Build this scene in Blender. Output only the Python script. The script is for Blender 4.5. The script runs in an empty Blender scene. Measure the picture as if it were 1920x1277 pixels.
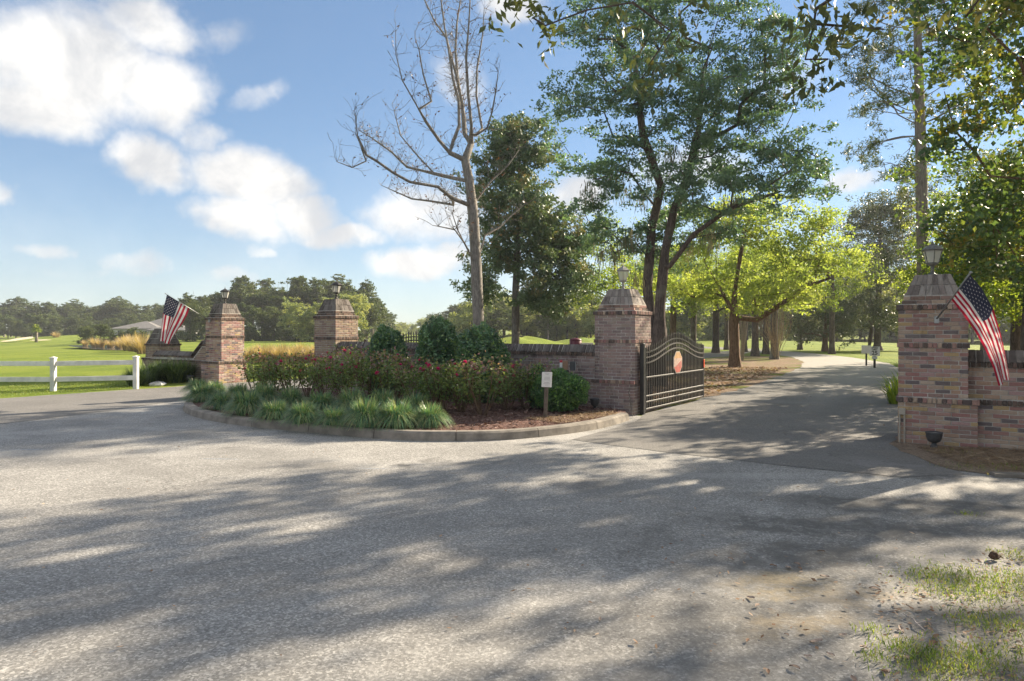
import bpy, math, random
import numpy as np
from mathutils import Vector, Matrix

# ------------------------------------------------------------------ camera, sky, sun, exposure
SC = bpy.context.scene
COL = SC.collection
F, HZ, CH = 1250.0, 618.0, 1.9           # focal length in photo pixels, horizon row, camera height
R = math.radians

cam_d = bpy.data.cameras.new('camera')
cam = bpy.data.objects.new('camera', cam_d)
COL.objects.link(cam)
cam.location = (0, 0, CH)
cam.rotation_euler = (R(90), 0, 0)
cam_d.sensor_width = 36
cam_d.lens = 36 * F / 1920
cam_d.shift_y = -(638.5 - HZ) / 1920
cam_d.clip_start = 0.1
cam_d.clip_end = 5000
SC.camera = cam

SUN_AZ, SUN_EL = R(56), R(27)
sun_d = bpy.data.lights.new('sun', 'SUN')
sun_d.energy = 3.5
sun_d.angle = R(0.55)
sun_d.color = (1.0, 0.86, 0.66)
sun = bpy.data.objects.new('sun', sun_d)
COL.objects.link(sun)
sv = Vector((math.sin(SUN_AZ) * math.cos(SUN_EL), math.cos(SUN_AZ) * math.cos(SUN_EL), math.sin(SUN_EL)))
sun.rotation_euler = sv.to_track_quat('Z', 'Y').to_euler()
sun.location = sv * 60

SC.view_settings.view_transform = 'Standard'
SC.view_settings.look = 'None'
SC.view_settings.exposure = 2.02
SC.view_settings.gamma = 1.0
SC.view_settings.use_curve_mapping = False
SC.render.engine = 'CYCLES'
SC.cycles.max_bounces = 6
SC.cycles.diffuse_bounces = 3
SC.cycles.glossy_bounces = 2
SC.cycles.transmission_bounces = 4
SC.cycles.transparent_max_bounces = 6
SC.cycles.caustics_reflective = False
SC.cycles.caustics_refractive = False
SC.cycles.use_denoising = True


class NT:
    """Small helper to write node trees."""
    def __init__(s, tree):
        s.t = tree
        s.n = tree.nodes
        s.l = tree.links

    def put(s, sock, v):
        if hasattr(v, 'node'):
            s.l.new(v, sock)
        elif isinstance(v, (tuple, list)):
            v = tuple(v)
            if len(sock.default_value) == 4 and len(v) == 3:
                v = v + (1,)
            sock.default_value = v
        else:
            sock.default_value = v

    def node(s, typ, ins=None, **kw):
        n = s.n.new(typ)
        for k, v in kw.items():
            setattr(n, k, v)
        for k, v in (ins or {}).items():
            s.put(n.inputs[k], v)
        return n

    def math(s, op, a, b=0.0, c=0.0, clamp=False):
        n = s.node('ShaderNodeMath', {0: a, 1: b, 2: c}, operation=op)
        n.use_clamp = clamp
        return n.outputs[0]

    def vmath(s, op, a, b=(0, 0, 0)):
        return s.node('ShaderNodeVectorMath', {0: a, 1: b}, operation=op).outputs[0]

    def length(s, a):
        return s.node('ShaderNodeVectorMath', {0: a}, operation='LENGTH').outputs['Value']

    def mix(s, f, a, b, blend='MIX'):
        n = s.n.new('ShaderNodeMix')
        n.data_type = 'RGBA'
        n.blend_type = blend
        s.put(n.inputs[0], f)
        s.put(n.inputs[6], a)
        s.put(n.inputs[7], b)
        return n.outputs[2]

    def noise(s, vec, scale, detail=3, rough=0.55, dist=0.0, col=False):
        n = s.node('ShaderNodeTexNoise', {'Scale': scale, 'Detail': detail, 'Roughness': rough, 'Distortion': dist})
        if vec is not None:
            s.l.new(vec, n.inputs['Vector'])
        return n.outputs['Color' if col else 'Fac']

    def vor(s, vec, scale, out='Distance', feature='F1'):
        n = s.node('ShaderNodeTexVoronoi', {'Scale': scale}, feature=feature)
        if vec is not None:
            s.l.new(vec, n.inputs['Vector'])
        return n.outputs[out]

    def smooth(s, v, lo, hi, a=0.0, b=1.0):
        n = s.node('ShaderNodeMapRange', {0: v, 1: lo, 2: hi, 3: a, 4: b}, interpolation_type='SMOOTHSTEP')
        return n.outputs[0]

    def ramp(s, f, stops, interp='LINEAR'):
        n = s.n.new('ShaderNodeValToRGB')
        cr = n.color_ramp
        cr.interpolation = interp
        while len(cr.elements) > 1:
            cr.elements.remove(cr.elements[-1])
        cr.elements[0].position = stops[0][0]
        cr.elements[0].color = tuple(stops[0][1]) + (1,)
        for p, c in stops[1:]:
            e = cr.elements.new(p)
            e.color = tuple(c) + (1,)
        s.put(n.inputs[0], f)
        return n.outputs[0]

    def ell(s, pos, cx, cy, rx, ry, rot=0.0):
        """normalised distance from an ellipse centre in the xy plane (1 on its rim)"""
        m = s.node('ShaderNodeMapping', vector_type='TEXTURE')
        s.l.new(pos, m.inputs[0])
        m.inputs[1].default_value = (cx, cy, 0)
        m.inputs[2].default_value = (0, 0, rot)
        m.inputs[3].default_value = (rx, ry, 1e6)
        return s.length(m.outputs[0])


# ---- sky: Nishita with clouds laid in by direction
world = bpy.data.worlds.new('World')
SC.world = world
world.use_nodes = True
W = NT(world.node_tree)
sky = W.n.new('ShaderNodeTexSky')
sky.sky_type = 'NISHITA'
sky.sun_disc = False
sky.sun_elevation = SUN_EL
sky.sun_rotation = SUN_AZ
sky.air_density = 1.0
sky.dust_density = 0.0
sky.ozone_density = 1.6
sky.altitude = 0
wd = W.node('ShaderNodeTexCoord').outputs['Generated']
sep = W.node('ShaderNodeSeparateXYZ', {0: wd})
az = W.math('ARCTAN2', sep.outputs[0], sep.outputs[1])
el = W.math('ARCSINE', sep.outputs[2])
ae = W.node('ShaderNodeCombineXYZ', {0: az, 1: el, 2: 0.0}).outputs[0]
wob = W.noise(wd, 7.0, 4, 0.6, 0.0, True)
wob = W.vmath('MULTIPLY', W.vmath('SUBTRACT', wob, (0.5, 0.5, 0.5)), (0.075, 0.05, 0.0))
wob2 = W.noise(wd, 28.0, 4, 0.6, 0.0, True)
wob2 = W.vmath('MULTIPLY', W.vmath('SUBTRACT', wob2, (0.5, 0.5, 0.5)), (0.03, 0.022, 0.0))
aew = W.vmath('ADD', W.vmath('ADD', ae, wob), wob2)


def dirs(px, py):
    dx = px - 960
    return math.atan(dx / F), math.atan((HZ - py) / math.hypot(F, dx))


CLOUDS = [(150, 120, 250, 120, 0.0, 1.0), (60, 205, 190, 62, 0, 1.0), (300, 165, 125, 80, 0, 1.0), (270, 50, 130, 60, 0, .95),
          (-160, 150, 200, 120, 0, 1.0), (285, 300, 88, 58, -.2, .95), (375, 250, 62, 40, 0, .62), (470, 335, 150, 60, -.2, 1.0),
          (450, 405, 110, 52, -.2, .95), (575, 405, 120, 48, -.1, .9), (640, 438, 105, 30, 0, .9), (800, 490, 125, 38, .06, .95),
          (800, 405, 150, 62, -.05, .72), (495, 178, 80, 26, .5, .50), (85, 466, 75, 24, 0, .62), (265, 500, 95, 34, 0, .55),
          (440, 517, 70, 26, 0, .62), (-5, 368, 50, 30, 0, .72), (480, 466, 45, 16, 0, .55), (860, 150, 70, 60, .2, .6),
          (965, 5, 75, 34, 0, .85), (1610, 335, 70, 34, 0, .85), (1090, 365, 70, 42, 0, .8), (430, 65, 60, 32, 0, .35),
          (150, 520, 160, 22, 0, .35), (560, 515, 120, 22, 0, .3), (1280, 320, 140, 50, 0, .6), (1450, 150, 120, 60, 0, .4)]
field = None
for (cx, cy, rx, ry, rot, amp) in CLOUDS:
    a0, e0 = dirs(cx, cy)
    cosf = math.cos(a0) ** 2
    d = W.ell(aew, a0, e0, rx / F * cosf, ry / F * math.cos(a0), rot)
    m = W.smooth(d, 0.25, 1.35, amp, 0.0)
    field = m if field is None else W.math('MAXIMUM', field, m)
# cumulus goes on out of view, thickened there to add soft fill light
den = W.math('ADD', W.math('MAXIMUM', sep.outputs[2], 0.0), 0.16)
pl = W.node('ShaderNodeCombineXYZ', {0: W.math('DIVIDE', sep.outputs[0], den), 1: W.math('DIVIDE', sep.outputs[1], den), 2: 3.1}).outputs[0]
gen = W.smooth(W.noise(pl, 0.85, 6, 0.58, 0.3), 0.38, 0.54, 0.0, 0.95)
outm = W.smooth(W.ell(ae, 0.0, 0.10, 0.72, 0.50), 0.95, 1.35)
field = W.math('MAXIMUM', field, W.math('MULTIPLY', gen, outm))
tex = W.noise(wd, 9.0, 8, 0.66, 0.35)
tex2 = W.noise(wd, 34.0, 6, 0.68, 0.5)
puff = W.math('ADD', W.math('MULTIPLY', W.math('SUBTRACT', tex, 0.5), 0.95), W.math('MULTIPLY', W.math('SUBTRACT', tex2, 0.5), 0.34))
dens = W.smooth(W.math('ADD', field, puff), 0.06, 0.98)
veil = W.smooth(el, 0.0, 0.30, 0.30, 0.02)
dens = W.math('MAXIMUM', dens, W.math('MULTIPLY', veil, W.smooth(W.noise(wd, 5.0, 5, 0.6), 0.3, 0.7, 0.5, 1.0)))
shade = W.noise(wd, 8.0, 8, 0.62, 0.4)
ccol = W.mix(W.smooth(shade, 0.35, 0.65), (2.05, 2.1, 2.18), (3.15, 3.08, 2.96))
skyc = W.node('ShaderNodeGamma', {0: sky.outputs[0], 1: 0.72}).outputs[0]      # one gentle curve over the whole sky
skyc = W.mix(1.0, skyc, (0.46, 0.56, 0.67), 'MULTIPLY')
skyc = W.mix(dens, skyc, ccol)
bg = W.n['Background']
W.l.new(skyc, bg.inputs[0])
bg.inputs[1].default_value = 0.09
try:
    world.cycles.sampling_method = 'MANUAL'
    world.cycles.sample_map_resolution = 512
except Exception:
    pass

# ------------------------------------------------------------------ helpers
rng = np.random.default_rng(11)
random.seed(5)


def at(px, py, Y):
    return Vector(((px - 960) / F * Y, Y, CH + (HZ - py) / F * Y))


def gp(px, py, z=0.0):
    Y = F * (CH - z) / (py - HZ)
    return ((px - 960) / F * Y, Y)


def link(name, data, mat=None, parent=None):
    o = bpy.data.objects.new(name, data)
    COL.objects.link(o)
    if mat is not None and data is not None and not data.materials:
        data.materials.append(mat)
    if parent is not None:
        o.parent = parent
    return o


def tag(o, label=None, cat=None, group=None, kind=None):
    if label:
        o['label'] = label
    if cat:
        o['category'] = cat
    if group:
        o['group'] = group
    if kind:
        o['kind'] = kind
    return o


def thing(name, label, cat, loc=(0, 0, 0), rz=0.0, group=None):
    o = bpy.data.objects.new(name, None)
    COL.objects.link(o)
    o.location = loc
    o.rotation_euler = (0, 0, rz)
    o.empty_display_size = 0.2
    return tag(o, label, cat, group)


def copy_tree(o, parent=None):
    c = o.copy()
    COL.objects.link(c)
    c.parent = parent
    for ch in o.children:
        copy_tree(ch, c)
    return c


class MB:
    """collects shapes, links them as one mesh object"""
    def __init__(s):
        s.v = []
        s.f = []
        s.m = []

    def add(s, vs, fs, mi=0):
        b = len(s.v)
        s.v += [tuple(x) for x in vs]
        s.f += [tuple(i + b for i in f) for f in fs]
        s.m += [mi] * len(fs)
        return s

    def box(s, c, d, rz=0.0, mi=0, M=None):
        x, y, z = d[0] / 2, d[1] / 2, d[2] / 2
        vs = [Vector(p) for p in ((-x, -y, -z), (x, -y, -z), (x, y, -z), (-x, y, -z), (-x, -y, z), (x, -y, z), (x, y, z), (-x, y, z))]
        if M is None:
            M = Matrix.Rotation(rz, 3, 'Z')
        vs = [M @ p + Vector(c) for p in vs]
        return s.add(vs, [(0, 3, 2, 1), (4, 5, 6, 7), (0, 1, 5, 4), (1, 2, 6, 5), (2, 3, 7, 6), (3, 0, 4, 7)], mi)

    def bbox(s, c, d, b=0.006, rz=0.0, mi=0):
        """box with chamfered edges"""
        x, y, z = d[0] / 2, d[1] / 2, d[2] / 2
        vs = []
        Mr = Matrix.Rotation(rz, 3, 'Z')
        idx = {}
        for sx in (-1, 1):
            for sy in (-1, 1):
                for sz in (-1, 1):
                    for ax in range(3):
                        p = Vector((sx * (x - (b if ax != 0 else 0)), sy * (y - (b if ax != 1 else 0)), sz * (z - (b if ax != 2 else 0))))
                        idx[(sx, sy, sz, ax)] = len(vs)
                        vs.append(Mr @ p + Vector(c))
        fs = []
        for ax in range(3):
            o1, o2 = [a for a in range(3) if a != ax]
            for sg in (-1, 1):
                q = []
                for (a, bb) in ((-1, -1), (1, -1), (1, 1), (-1, 1)):
                    k = [0, 0, 0]
                    k[ax] = sg
                    k[o1] = a
                    k[o2] = bb
                    q.append(idx[(k[0], k[1], k[2], ax)])
                fs.append(tuple(q))
        for ax in range(3):
            o1, o2 = [a for a in range(3) if a != ax]
            for a in (-1, 1):
                for bb in (-1, 1):
                    k0 = [0, 0, 0]
                    k1 = [0, 0, 0]
                    k0[ax] = -1
                    k1[ax] = 1
                    k0[o1] = k1[o1] = a
                    k0[o2] = k1[o2] = bb
                    fs.append((idx[(*k0, o1)], idx[(*k1, o1)], idx[(*k1, o2)], idx[(*k0, o2)]))
        for sx in (-1, 1):
            for sy in (-1, 1):
                for sz in (-1, 1):
                    fs.append((idx[(sx, sy, sz, 0)], idx[(sx, sy, sz, 1)], idx[(sx, sy, sz, 2)]))
        return s.add(vs, fs, mi)

    def tube(s, pts, rad, n=6, mi=0, caps=True):
        pts = [Vector(p) for p in pts]
        if not hasattr(rad, '__len__'):
            rad = [rad] * len(pts)
        vs = []
        up = None
        for i, p in enumerate(pts):
            t = (pts[min(i + 1, len(pts) - 1)] - pts[max(i - 1, 0)])
            t = t.normalized() if t.length > 1e-9 else Vector((0, 0, 1))
            if up is None:
                up = t.orthogonal().normalized()
            up = up - t * up.dot(t)
            up = up.normalized() if up.length > 1e-6 else t.orthogonal().normalized()
            b = t.cross(up)
            for k in range(n):
                a = 2 * math.pi * k / n
                vs.append(p + (up * math.cos(a) + b * math.sin(a)) * rad[i])
        fs = []
        for i in range(len(pts) - 1):
            for k in range(n):
                fs.append((i * n + k, i * n + (k + 1) % n, (i + 1) * n + (k + 1) % n, (i + 1) * n + k))
        if caps:
            fs.append(tuple(range(n))[::-1])
            fs.append(tuple((len(pts) - 1) * n + k for k in range(n)))
        return s.add(vs, fs, mi)

    def lathe(s, prof, n=16, c=(0, 0, 0), mi=0, rot=0.0):
        vs, fs = [], []
        for (r, z) in prof:
            for k in range(n):
                a = 2 * math.pi * k / n + rot
                vs.append((c[0] + r * math.cos(a), c[1] + r * math.sin(a), c[2] + z))
        for i in range(len(prof) - 1):
            for k in range(n):
                fs.append((i * n + k, i * n + (k + 1) % n, (i + 1) * n + (k + 1) % n, (i + 1) * n + k))
        fs.append(tuple(range(n))[::-1])
        fs.append(tuple((len(prof) - 1) * n + k for k in range(n)))
        return s.add(vs, fs, mi)

    def prism(s, poly, z0, z1, mi=0):
        n = len(poly)
        vs = [(p[0], p[1], z0) for p in poly] + [(p[0], p[1], z1) for p in poly]
        fs = [tuple(range(n))[::-1], tuple(range(n, 2 * n))]
        fs += [(i, (i + 1) % n, n + (i + 1) % n, n + i) for i in range(n)]
        return s.add(vs, fs, mi)

    def mesh(s, name, smooth=False):
        me = bpy.data.meshes.new(name)
        me.from_pydata(s.v, [], s.f)
        if any(s.m):
            me.polygons.foreach_set('material_index', s.m)
        if smooth:
            me.polygons.foreach_set('use_smooth', [True] * len(me.polygons))
        me.update()
        return me

    def build(s, name, mat, parent=None, smooth=False):
        me = s.mesh(name, smooth)
        for m in (mat if isinstance(mat, (list, tuple)) else [mat]):
            me.materials.append(m)
        return link(name, me, None, parent)


def quads_mesh(name, V, rnd=None, nper=4, smooth=False):
    """mesh from an (N, nper, 3) array of separate polygons with a per-leaf random attribute"""
    N = V.shape[0]
    me = bpy.data.meshes.new(name)
    me.vertices.add(N * nper)
    me.vertices.foreach_set('co', V.reshape(-1).astype(np.float32))
    me.loops.add(N * nper)
    me.loops.foreach_set('vertex_index', np.arange(N * nper, dtype=np.int32))
    me.polygons.add(N)
    me.polygons.foreach_set('loop_start', np.arange(0, N * nper, nper, dtype=np.int32))
    me.polygons.foreach_set('loop_total', np.full(N, nper, dtype=np.int32))
    if rnd is not None:
        at_ = me.attributes.new('rnd', 'FLOAT', 'POINT')
        at_.data.foreach_set('value', np.repeat(rnd, nper).astype(np.float32))
    me.update()
    return me


def leaf_verts(C, L, Wd, g, up=0.0, droop=0.0, fold=0.18):
    """rhombic folded leaves at centres C"""
    N = len(C)
    n = g.normal(size=(N, 3))
    n /= np.linalg.norm(n, axis=1, keepdims=True) + 1e-9
    n[:, 2] = np.where(n[:, 2] < 0, -n[:, 2], n[:, 2]) * (1 - up) + n[:, 2] * 0 + up * 1.2 if up > 0 else n[:, 2]
    n /= np.linalg.norm(n, axis=1, keepdims=True) + 1e-9
    t = g.normal(size=(N, 3))
    t[:, 2] -= droop
    t -= n * np.sum(t * n, axis=1, keepdims=True)
    t /= np.linalg.norm(t, axis=1, keepdims=True) + 1e-9
    b = np.cross(n, t)
    sz = g.uniform(0.65, 1.3, size=(N, 1))
    l = L * sz
    w = Wd * sz
    V = np.empty((N, 4, 3))
    V[:, 0] = C - t * l * 0.5
    V[:, 1] = C + b * w * 0.5 + n * w * fold
    V[:, 2] = C + t * l * 0.5
    V[:, 3] = C - b * w * 0.5 + n * w * fold
    return V


# ------------------------------------------------------------------ materials
def new_mat(name):
    m = bpy.data.materials.new(name)
    m.use_nodes = True
    t = NT(m.node_tree)
    return m, t, t.n['Principled BSDF']


def plain(name, col, rough=0.6, metal=0.0, var=0.12, scale=9.0, bump=0.0, spec=0.4):
    m, t, p = new_mat(name)
    pos = t.node('ShaderNodeTexCoord').outputs['Object']
    nz = t.noise(pos, scale, 4, 0.6)
    c = t.mix(t.smooth(nz, 0.3, 0.7), tuple(x * (1 - var) for x in col), tuple(min(1, x * (1 + var)) for x in col))
    t.put(p.inputs['Base Color'], c)
    p.inputs['Roughness'].default_value = rough
    p.inputs['Metallic'].default_value = metal
    p.inputs['Specular IOR Level'].default_value = spec
    if bump:
        bn = t.node('ShaderNodeBump', {'Strength': bump, 'Distance': 0.01, 'Height': t.noise(pos, scale * 6, 4, 0.7)})
        t.l.new(bn.outputs[0], p.inputs['Normal'])
    return m


def leaf_mat(name, cols, trans=0.35, rough=0.45, spec=0.35, tcol=None):
    """leaf colours picked by the per-leaf random attribute, light shining through"""
    m, t, p = new_mat(name)
    a = t.node('ShaderNodeAttribute', attribute_name='rnd').outputs['Fac']
    k = len(cols)
    c = t.ramp(a, [(i / max(1, k - 1), cc) for i, cc in enumerate(cols)])
    t.put(p.inputs['Base Color'], c)
    p.inputs['Roughness'].default_value = rough
    p.inputs['Specular IOR Level'].default_value = spec
    tr = t.node('ShaderNodeBsdfTranslucent')
    tc = t.mix(1.0, c, tcol or (1.9, 1.7, 0.7), 'MULTIPLY')
    t.l.new(tc, tr.inputs[0])
    mx = t.node('ShaderNodeMixShader', {0: trans})
    t.l.new(p.outputs[0], mx.inputs[1])
    t.l.new(tr.outputs[0], mx.inputs[2])
    t.l.new(mx.outputs[0], t.n['Material Output'].inputs[0])
    return m


def bark_mat(name, c0, c1, scale=6.0, moss=None):
    m, t, p = new_mat(name)
    pos = t.node('ShaderNodeNewGeometry').outputs['Position']
    mp = t.node('ShaderNodeMapping', {'Vector': pos, 'Scale': (1.0, 1.0, 0.22)}).outputs[0]
    nz = t.noise(mp, scale * 3, 5, 0.7, 0.4)
    big = t.noise(pos, 0.9, 4, 0.6)
    c = t.mix(t.smooth(nz, 0.35, 0.65), c0, c1)
    if moss:
        c = t.mix(t.smooth(big, 0.52, 0.68, 0, 0.7), c, moss)
    t.put(p.inputs['Base Color'], c)
    p.inputs['Roughness'].default_value = 0.9
    p.inputs['Specular IOR Level'].default_value = 0.15
    bn = t.node('ShaderNodeBump', {'Strength': 0.8, 'Distance': 0.03, 'Height': nz})
    t.l.new(bn.outputs[0], p.inputs['Normal'])
    return m


def brick_mat(name, cols, grime=0.35, pale=0.2, joined=False, dark_top=None):
    """fired brick, one tone per brick; mottling, dark algae and pale lime bloom with shapes of their own"""
    m, t, p = new_mat(name)
    geo = t.node('ShaderNodeNewGeometry')
    pos = geo.outputs['Position']
    rnd = geo.outputs['Random Per Island'] if joined else t.node('ShaderNodeObjectInfo').outputs['Random']
    k = len(cols)
    c = t.ramp(rnd, [(i / k, cc) for i, cc in enumerate(cols)], 'CONSTANT')
    mot = t.noise(pos, 34.0, 5, 0.7)
    c = t.mix(t.smooth(mot, 0.3, 0.75, 0.0, 0.42), c, t.mix(1.0, c, (0.55, 0.51, 0.5), 'MULTIPLY'))
    lime = t.noise(pos, 3.6, 6, 0.66, 0.3)
    c = t.mix(t.smooth(lime, 0.54, 0.70, 0, pale), c, (0.36, 0.33, 0.29))
    mp = t.node('ShaderNodeMapping', {'Vector': pos, 'Scale': (1.0, 1.0, 0.35)}).outputs[0]
    g = t.noise(mp, 3.1, 6, 0.68, 0.5)
    c = t.mix(t.smooth(g, 0.50, 0.68, 0, grime), c, (0.030, 0.026, 0.020))
    if dark_top:
        z = t.node('ShaderNodeSeparateXYZ', {0: pos}).outputs[2]
        zz = t.math('ADD', z, t.math('MULTIPLY', t.math('SUBTRACT', t.noise(mp, 7.0, 5, 0.7), 0.5), 0.5))
        c = t.mix(t.math('MULTIPLY', t.smooth(zz, dark_top[0], dark_top[1]), dark_top[2]), c, (0.028, 0.024, 0.020))
    t.put(p.inputs['Base Color'], c)
    p.inputs['Roughness'].default_value = 0.9
    p.inputs['Specular IOR Level'].default_value = 0.2
    bn = t.node('ShaderNodeBump', {'Strength': 0.6, 'Distance': 0.006, 'Height': t.noise(pos, 90.0, 4, 0.75)})
    t.l.new(bn.outputs[0], p.inputs['Normal'])
    return m


TAN = [(0.408, 0.28, 0.204), (0.455, 0.331, 0.182), (0.36, 0.216, 0.189), (0.338, 0.185, 0.167), (0.442, 0.338, 0.259), (0.289, 0.203, 0.175), (0.395, 0.249, 0.211),
       (0.173, 0.147, 0.148), (0.418, 0.319, 0.251), (0.338, 0.223, 0.189), (0.479, 0.383, 0.307), (0.408, 0.274, 0.259)]
MAUVE = [(0.331, 0.243, 0.224), (0.291, 0.208, 0.201), (0.361, 0.277, 0.248), (0.271, 0.203, 0.195), (0.371, 0.301, 0.266), (0.311, 0.225, 0.214), (0.331, 0.265, 0.224),
         (0.232, 0.18, 0.172), (0.351, 0.249, 0.22)]
BROWN = [(0.3, 0.227, 0.164), (0.339, 0.265, 0.185), (0.273, 0.188, 0.152), (0.311, 0.238, 0.174), (0.253, 0.183, 0.152), (0.349, 0.282, 0.203), (0.282, 0.204, 0.164),
         (0.32, 0.215, 0.168)]
SLATE = [(0.266, 0.237, 0.213), (0.222, 0.196, 0.18), (0.302, 0.269, 0.242), (0.186, 0.16, 0.147), (0.249, 0.21, 0.19), (0.329, 0.296, 0.27)]
M = {}
for nm, cc in (('tan', TAN), ('mauve', MAUVE), ('brown', BROWN)):
    for j in (0, 1):
        M['%s%d' % (nm, j)] = brick_mat('brick_%s%s' % (nm, '_joined' if j else ''), cc, 0.55 if nm != 'tan' else .42, 0.35 if nm == 'mauve' else .2, bool(j))
for j in (0, 1):
    M['band%d' % j] = brick_mat('band_brick%s' % ('_joined' if j else ''), TAN[2:7] + [(.16, .12, .105), (.12, .095, .09), (.24, .16, .13)], 0.6, .15, bool(j))
    M['capdark%d' % j] = brick_mat('stained_cap_brick%s' % ('_joined' if j else ''), [tuple(q * .62 for q in c_) for c_ in SLATE], .9, .30, bool(j))
    M['banddark%d' % j] = brick_mat('stained_band_brick%s' % ('_joined' if j else ''), [(.13, .10, .085), (.17, .12, .10), (.10, .08, .07), (.20, .14, .11)], .9, .12, bool(j))
    M['cap%d' % j] = brick_mat('cap_brick%s' % ('_joined' if j else ''), SLATE, 0.85, 0.45, bool(j))
M['mortar'] = plain('mortar', (.42, .395, .36), .95, var=.3, scale=5, bump=.3)


def asphalt(name, c0, c1, dark, kind):
    m, t, p = new_mat(name)
    pos = t.node('ShaderNodeNewGeometry').outputs['Position']
    fine = t.vor(pos, 70.0, 'Color')
    fine = t.node('ShaderNodeSeparateColor', {0: fine}).outputs[0]
    mid = t.noise(pos, 26.0, 5, 0.75)
    big = t.noise(pos, 0.55, 5, 0.6, 0.6)
    mp = t.node('ShaderNodeMapping', {'Vector': pos, 'Rotation': (0, 0, 0.5), 'Scale': (0.25, 1.0, 1.0)}).outputs[0]
    streak = t.noise(mp, 0.8, 5, 0.6, 0.3)
    c = t.mix(t.smooth(fine, 0.0, 1.0), c0, c1)
    c = t.mix(t.smooth(fine, 0.84, 0.97, 0, .55), c, tuple(min(1, x * 1.6) for x in c1))
    c = t.mix(t.smooth(mid, 0.52, 0.74, 0, .75), c, dark)
    c = t.mix(t.smooth(big, 0.36, 0.66, 0.28, 0.0), c, dark)
    c = t.mix(t.smooth(streak, 0.5, 0.7, 0.0, 0.30), c, tuple(x * 1.25 for x in c1))
    h = t.math('ADD', t.math('MULTIPLY', fine, 0.6), mid)
    w2 = t.vmath('MULTIPLY', t.vmath('SUBTRACT', t.noise(pos, 1.6, 5, 0.65, 0, True), (.5, .5, .5)), (1.1, 1.1, 0))
    pw = t.vmath('ADD', pos, w2)
    w3 = t.vmath('ADD', pw, t.vmath('MULTIPLY', t.vmath('SUBTRACT', t.noise(pos, 9.0, 4, 0.7, 0, True), (.5, .5, .5)), (.35, .35, 0)))
    # fine cracks
    cr = t.vor(pw, 0.42, 'Distance', 'DISTANCE_TO_EDGE')
    ck = t.math('MULTIPLY', t.smooth(cr, 0.0, 0.008, 1, 0), t.smooth(t.noise(pos, .33, 3, .5), .52, .62))
    c = t.mix(t.math('MULTIPLY', ck, .5), c, (.04, .04, .04))
    wv_ = t.noise(pos, 2.4, 6, .7, .8)
    c = t.mix(t.smooth(wv_, .55, .72, 0, .38), c, dark)
    c = t.mix(t.smooth(t.noise(pos, 1.1, 6, .7, 1.0), .56, .72, 0, .35), c, tuple(x * 1.15 for x in c1))
    if kind == 'plaza':
        # worn wheel paths curving round the island
        for (x, y, r0) in [(-2.4, 17.5, 8.3), (-2.4, 17.5, 9.9), (4.0, 20.0, 12.6), (4.0, 20.0, 14.3)]:
            rr = t.ell(pw, x, y, r0, r0)
            band_ = t.math('MULTIPLY', t.smooth(t.math('ABSOLUTE', t.math('SUBTRACT', rr, 1.0)), 0.0, .055, 1, 0), t.smooth(t.noise(pos, .7, 4, .6), .40, .62))
            c = t.mix(t.math('MULTIPLY', band_, .30), c, dark)
        # oily damp film that drains off the verge, and sandy dirt beside it with a sunlit patch painted in
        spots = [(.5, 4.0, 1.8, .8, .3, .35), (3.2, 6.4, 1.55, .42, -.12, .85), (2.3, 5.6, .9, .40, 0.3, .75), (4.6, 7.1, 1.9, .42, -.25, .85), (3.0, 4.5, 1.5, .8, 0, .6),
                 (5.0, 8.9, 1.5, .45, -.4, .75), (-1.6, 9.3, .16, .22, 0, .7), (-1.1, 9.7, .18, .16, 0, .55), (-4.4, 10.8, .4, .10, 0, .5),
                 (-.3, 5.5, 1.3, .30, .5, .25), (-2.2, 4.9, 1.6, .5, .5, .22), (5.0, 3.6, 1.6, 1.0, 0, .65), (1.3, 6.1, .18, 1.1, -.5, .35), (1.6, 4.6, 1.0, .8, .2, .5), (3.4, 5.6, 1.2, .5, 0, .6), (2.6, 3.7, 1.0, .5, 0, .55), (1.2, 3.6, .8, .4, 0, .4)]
        brk = t.smooth(t.noise(pos, 5.0, 6, 0.75, 0.6), .34, .58, .25, 1.0)
        # soil and litter washed over the asphalt by the verge
        soil = t.mix(t.smooth(t.noise(pos, 22.0, 5, .8, 1.0), .35, .65), (.09, .078, .064), (.22, .194, .157))
        for (x, y, rx, ry, ro, am) in [(5.6, 4.3, 2.5, 1.35, .1, .95), (3.6, 4.3, 1.1, .75, 0, .55), (3.5, 3.2, 1.2, .8, 0, .75), (2.5, 3.3, .7, .5, 0, .4)]:
            c = t.mix(t.math('MULTIPLY', t.smooth(t.ell(w3, x, y, rx, ry, ro), .55, 1.15, am, 0), brk), c, soil)
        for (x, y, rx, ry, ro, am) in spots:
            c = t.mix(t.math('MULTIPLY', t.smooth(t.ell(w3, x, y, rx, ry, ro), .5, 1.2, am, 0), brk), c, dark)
        for (x, y, rx, ry, ro, am, sc) in [(2.05, 5.0, .55, .30, .2, .6, (.40, .32, .19)), (2.6, 4.75, .42, .2, 0, .5, (.38, .31, .21)),  # tan spots: sand stain with warm sunlight put into the colour
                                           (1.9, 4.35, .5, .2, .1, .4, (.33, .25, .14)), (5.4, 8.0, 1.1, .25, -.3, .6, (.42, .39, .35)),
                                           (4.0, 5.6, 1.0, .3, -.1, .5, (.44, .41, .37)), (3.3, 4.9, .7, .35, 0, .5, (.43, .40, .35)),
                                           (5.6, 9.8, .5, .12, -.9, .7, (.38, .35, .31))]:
            c = t.mix(t.math('MULTIPLY', t.smooth(t.ell(w3, x, y, rx, ry, ro), .35, 1.15, am, 0), brk), c, t.mix(t.smooth(mid, .4, .7), sc, tuple(q * .55 for q in sc)))
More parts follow.
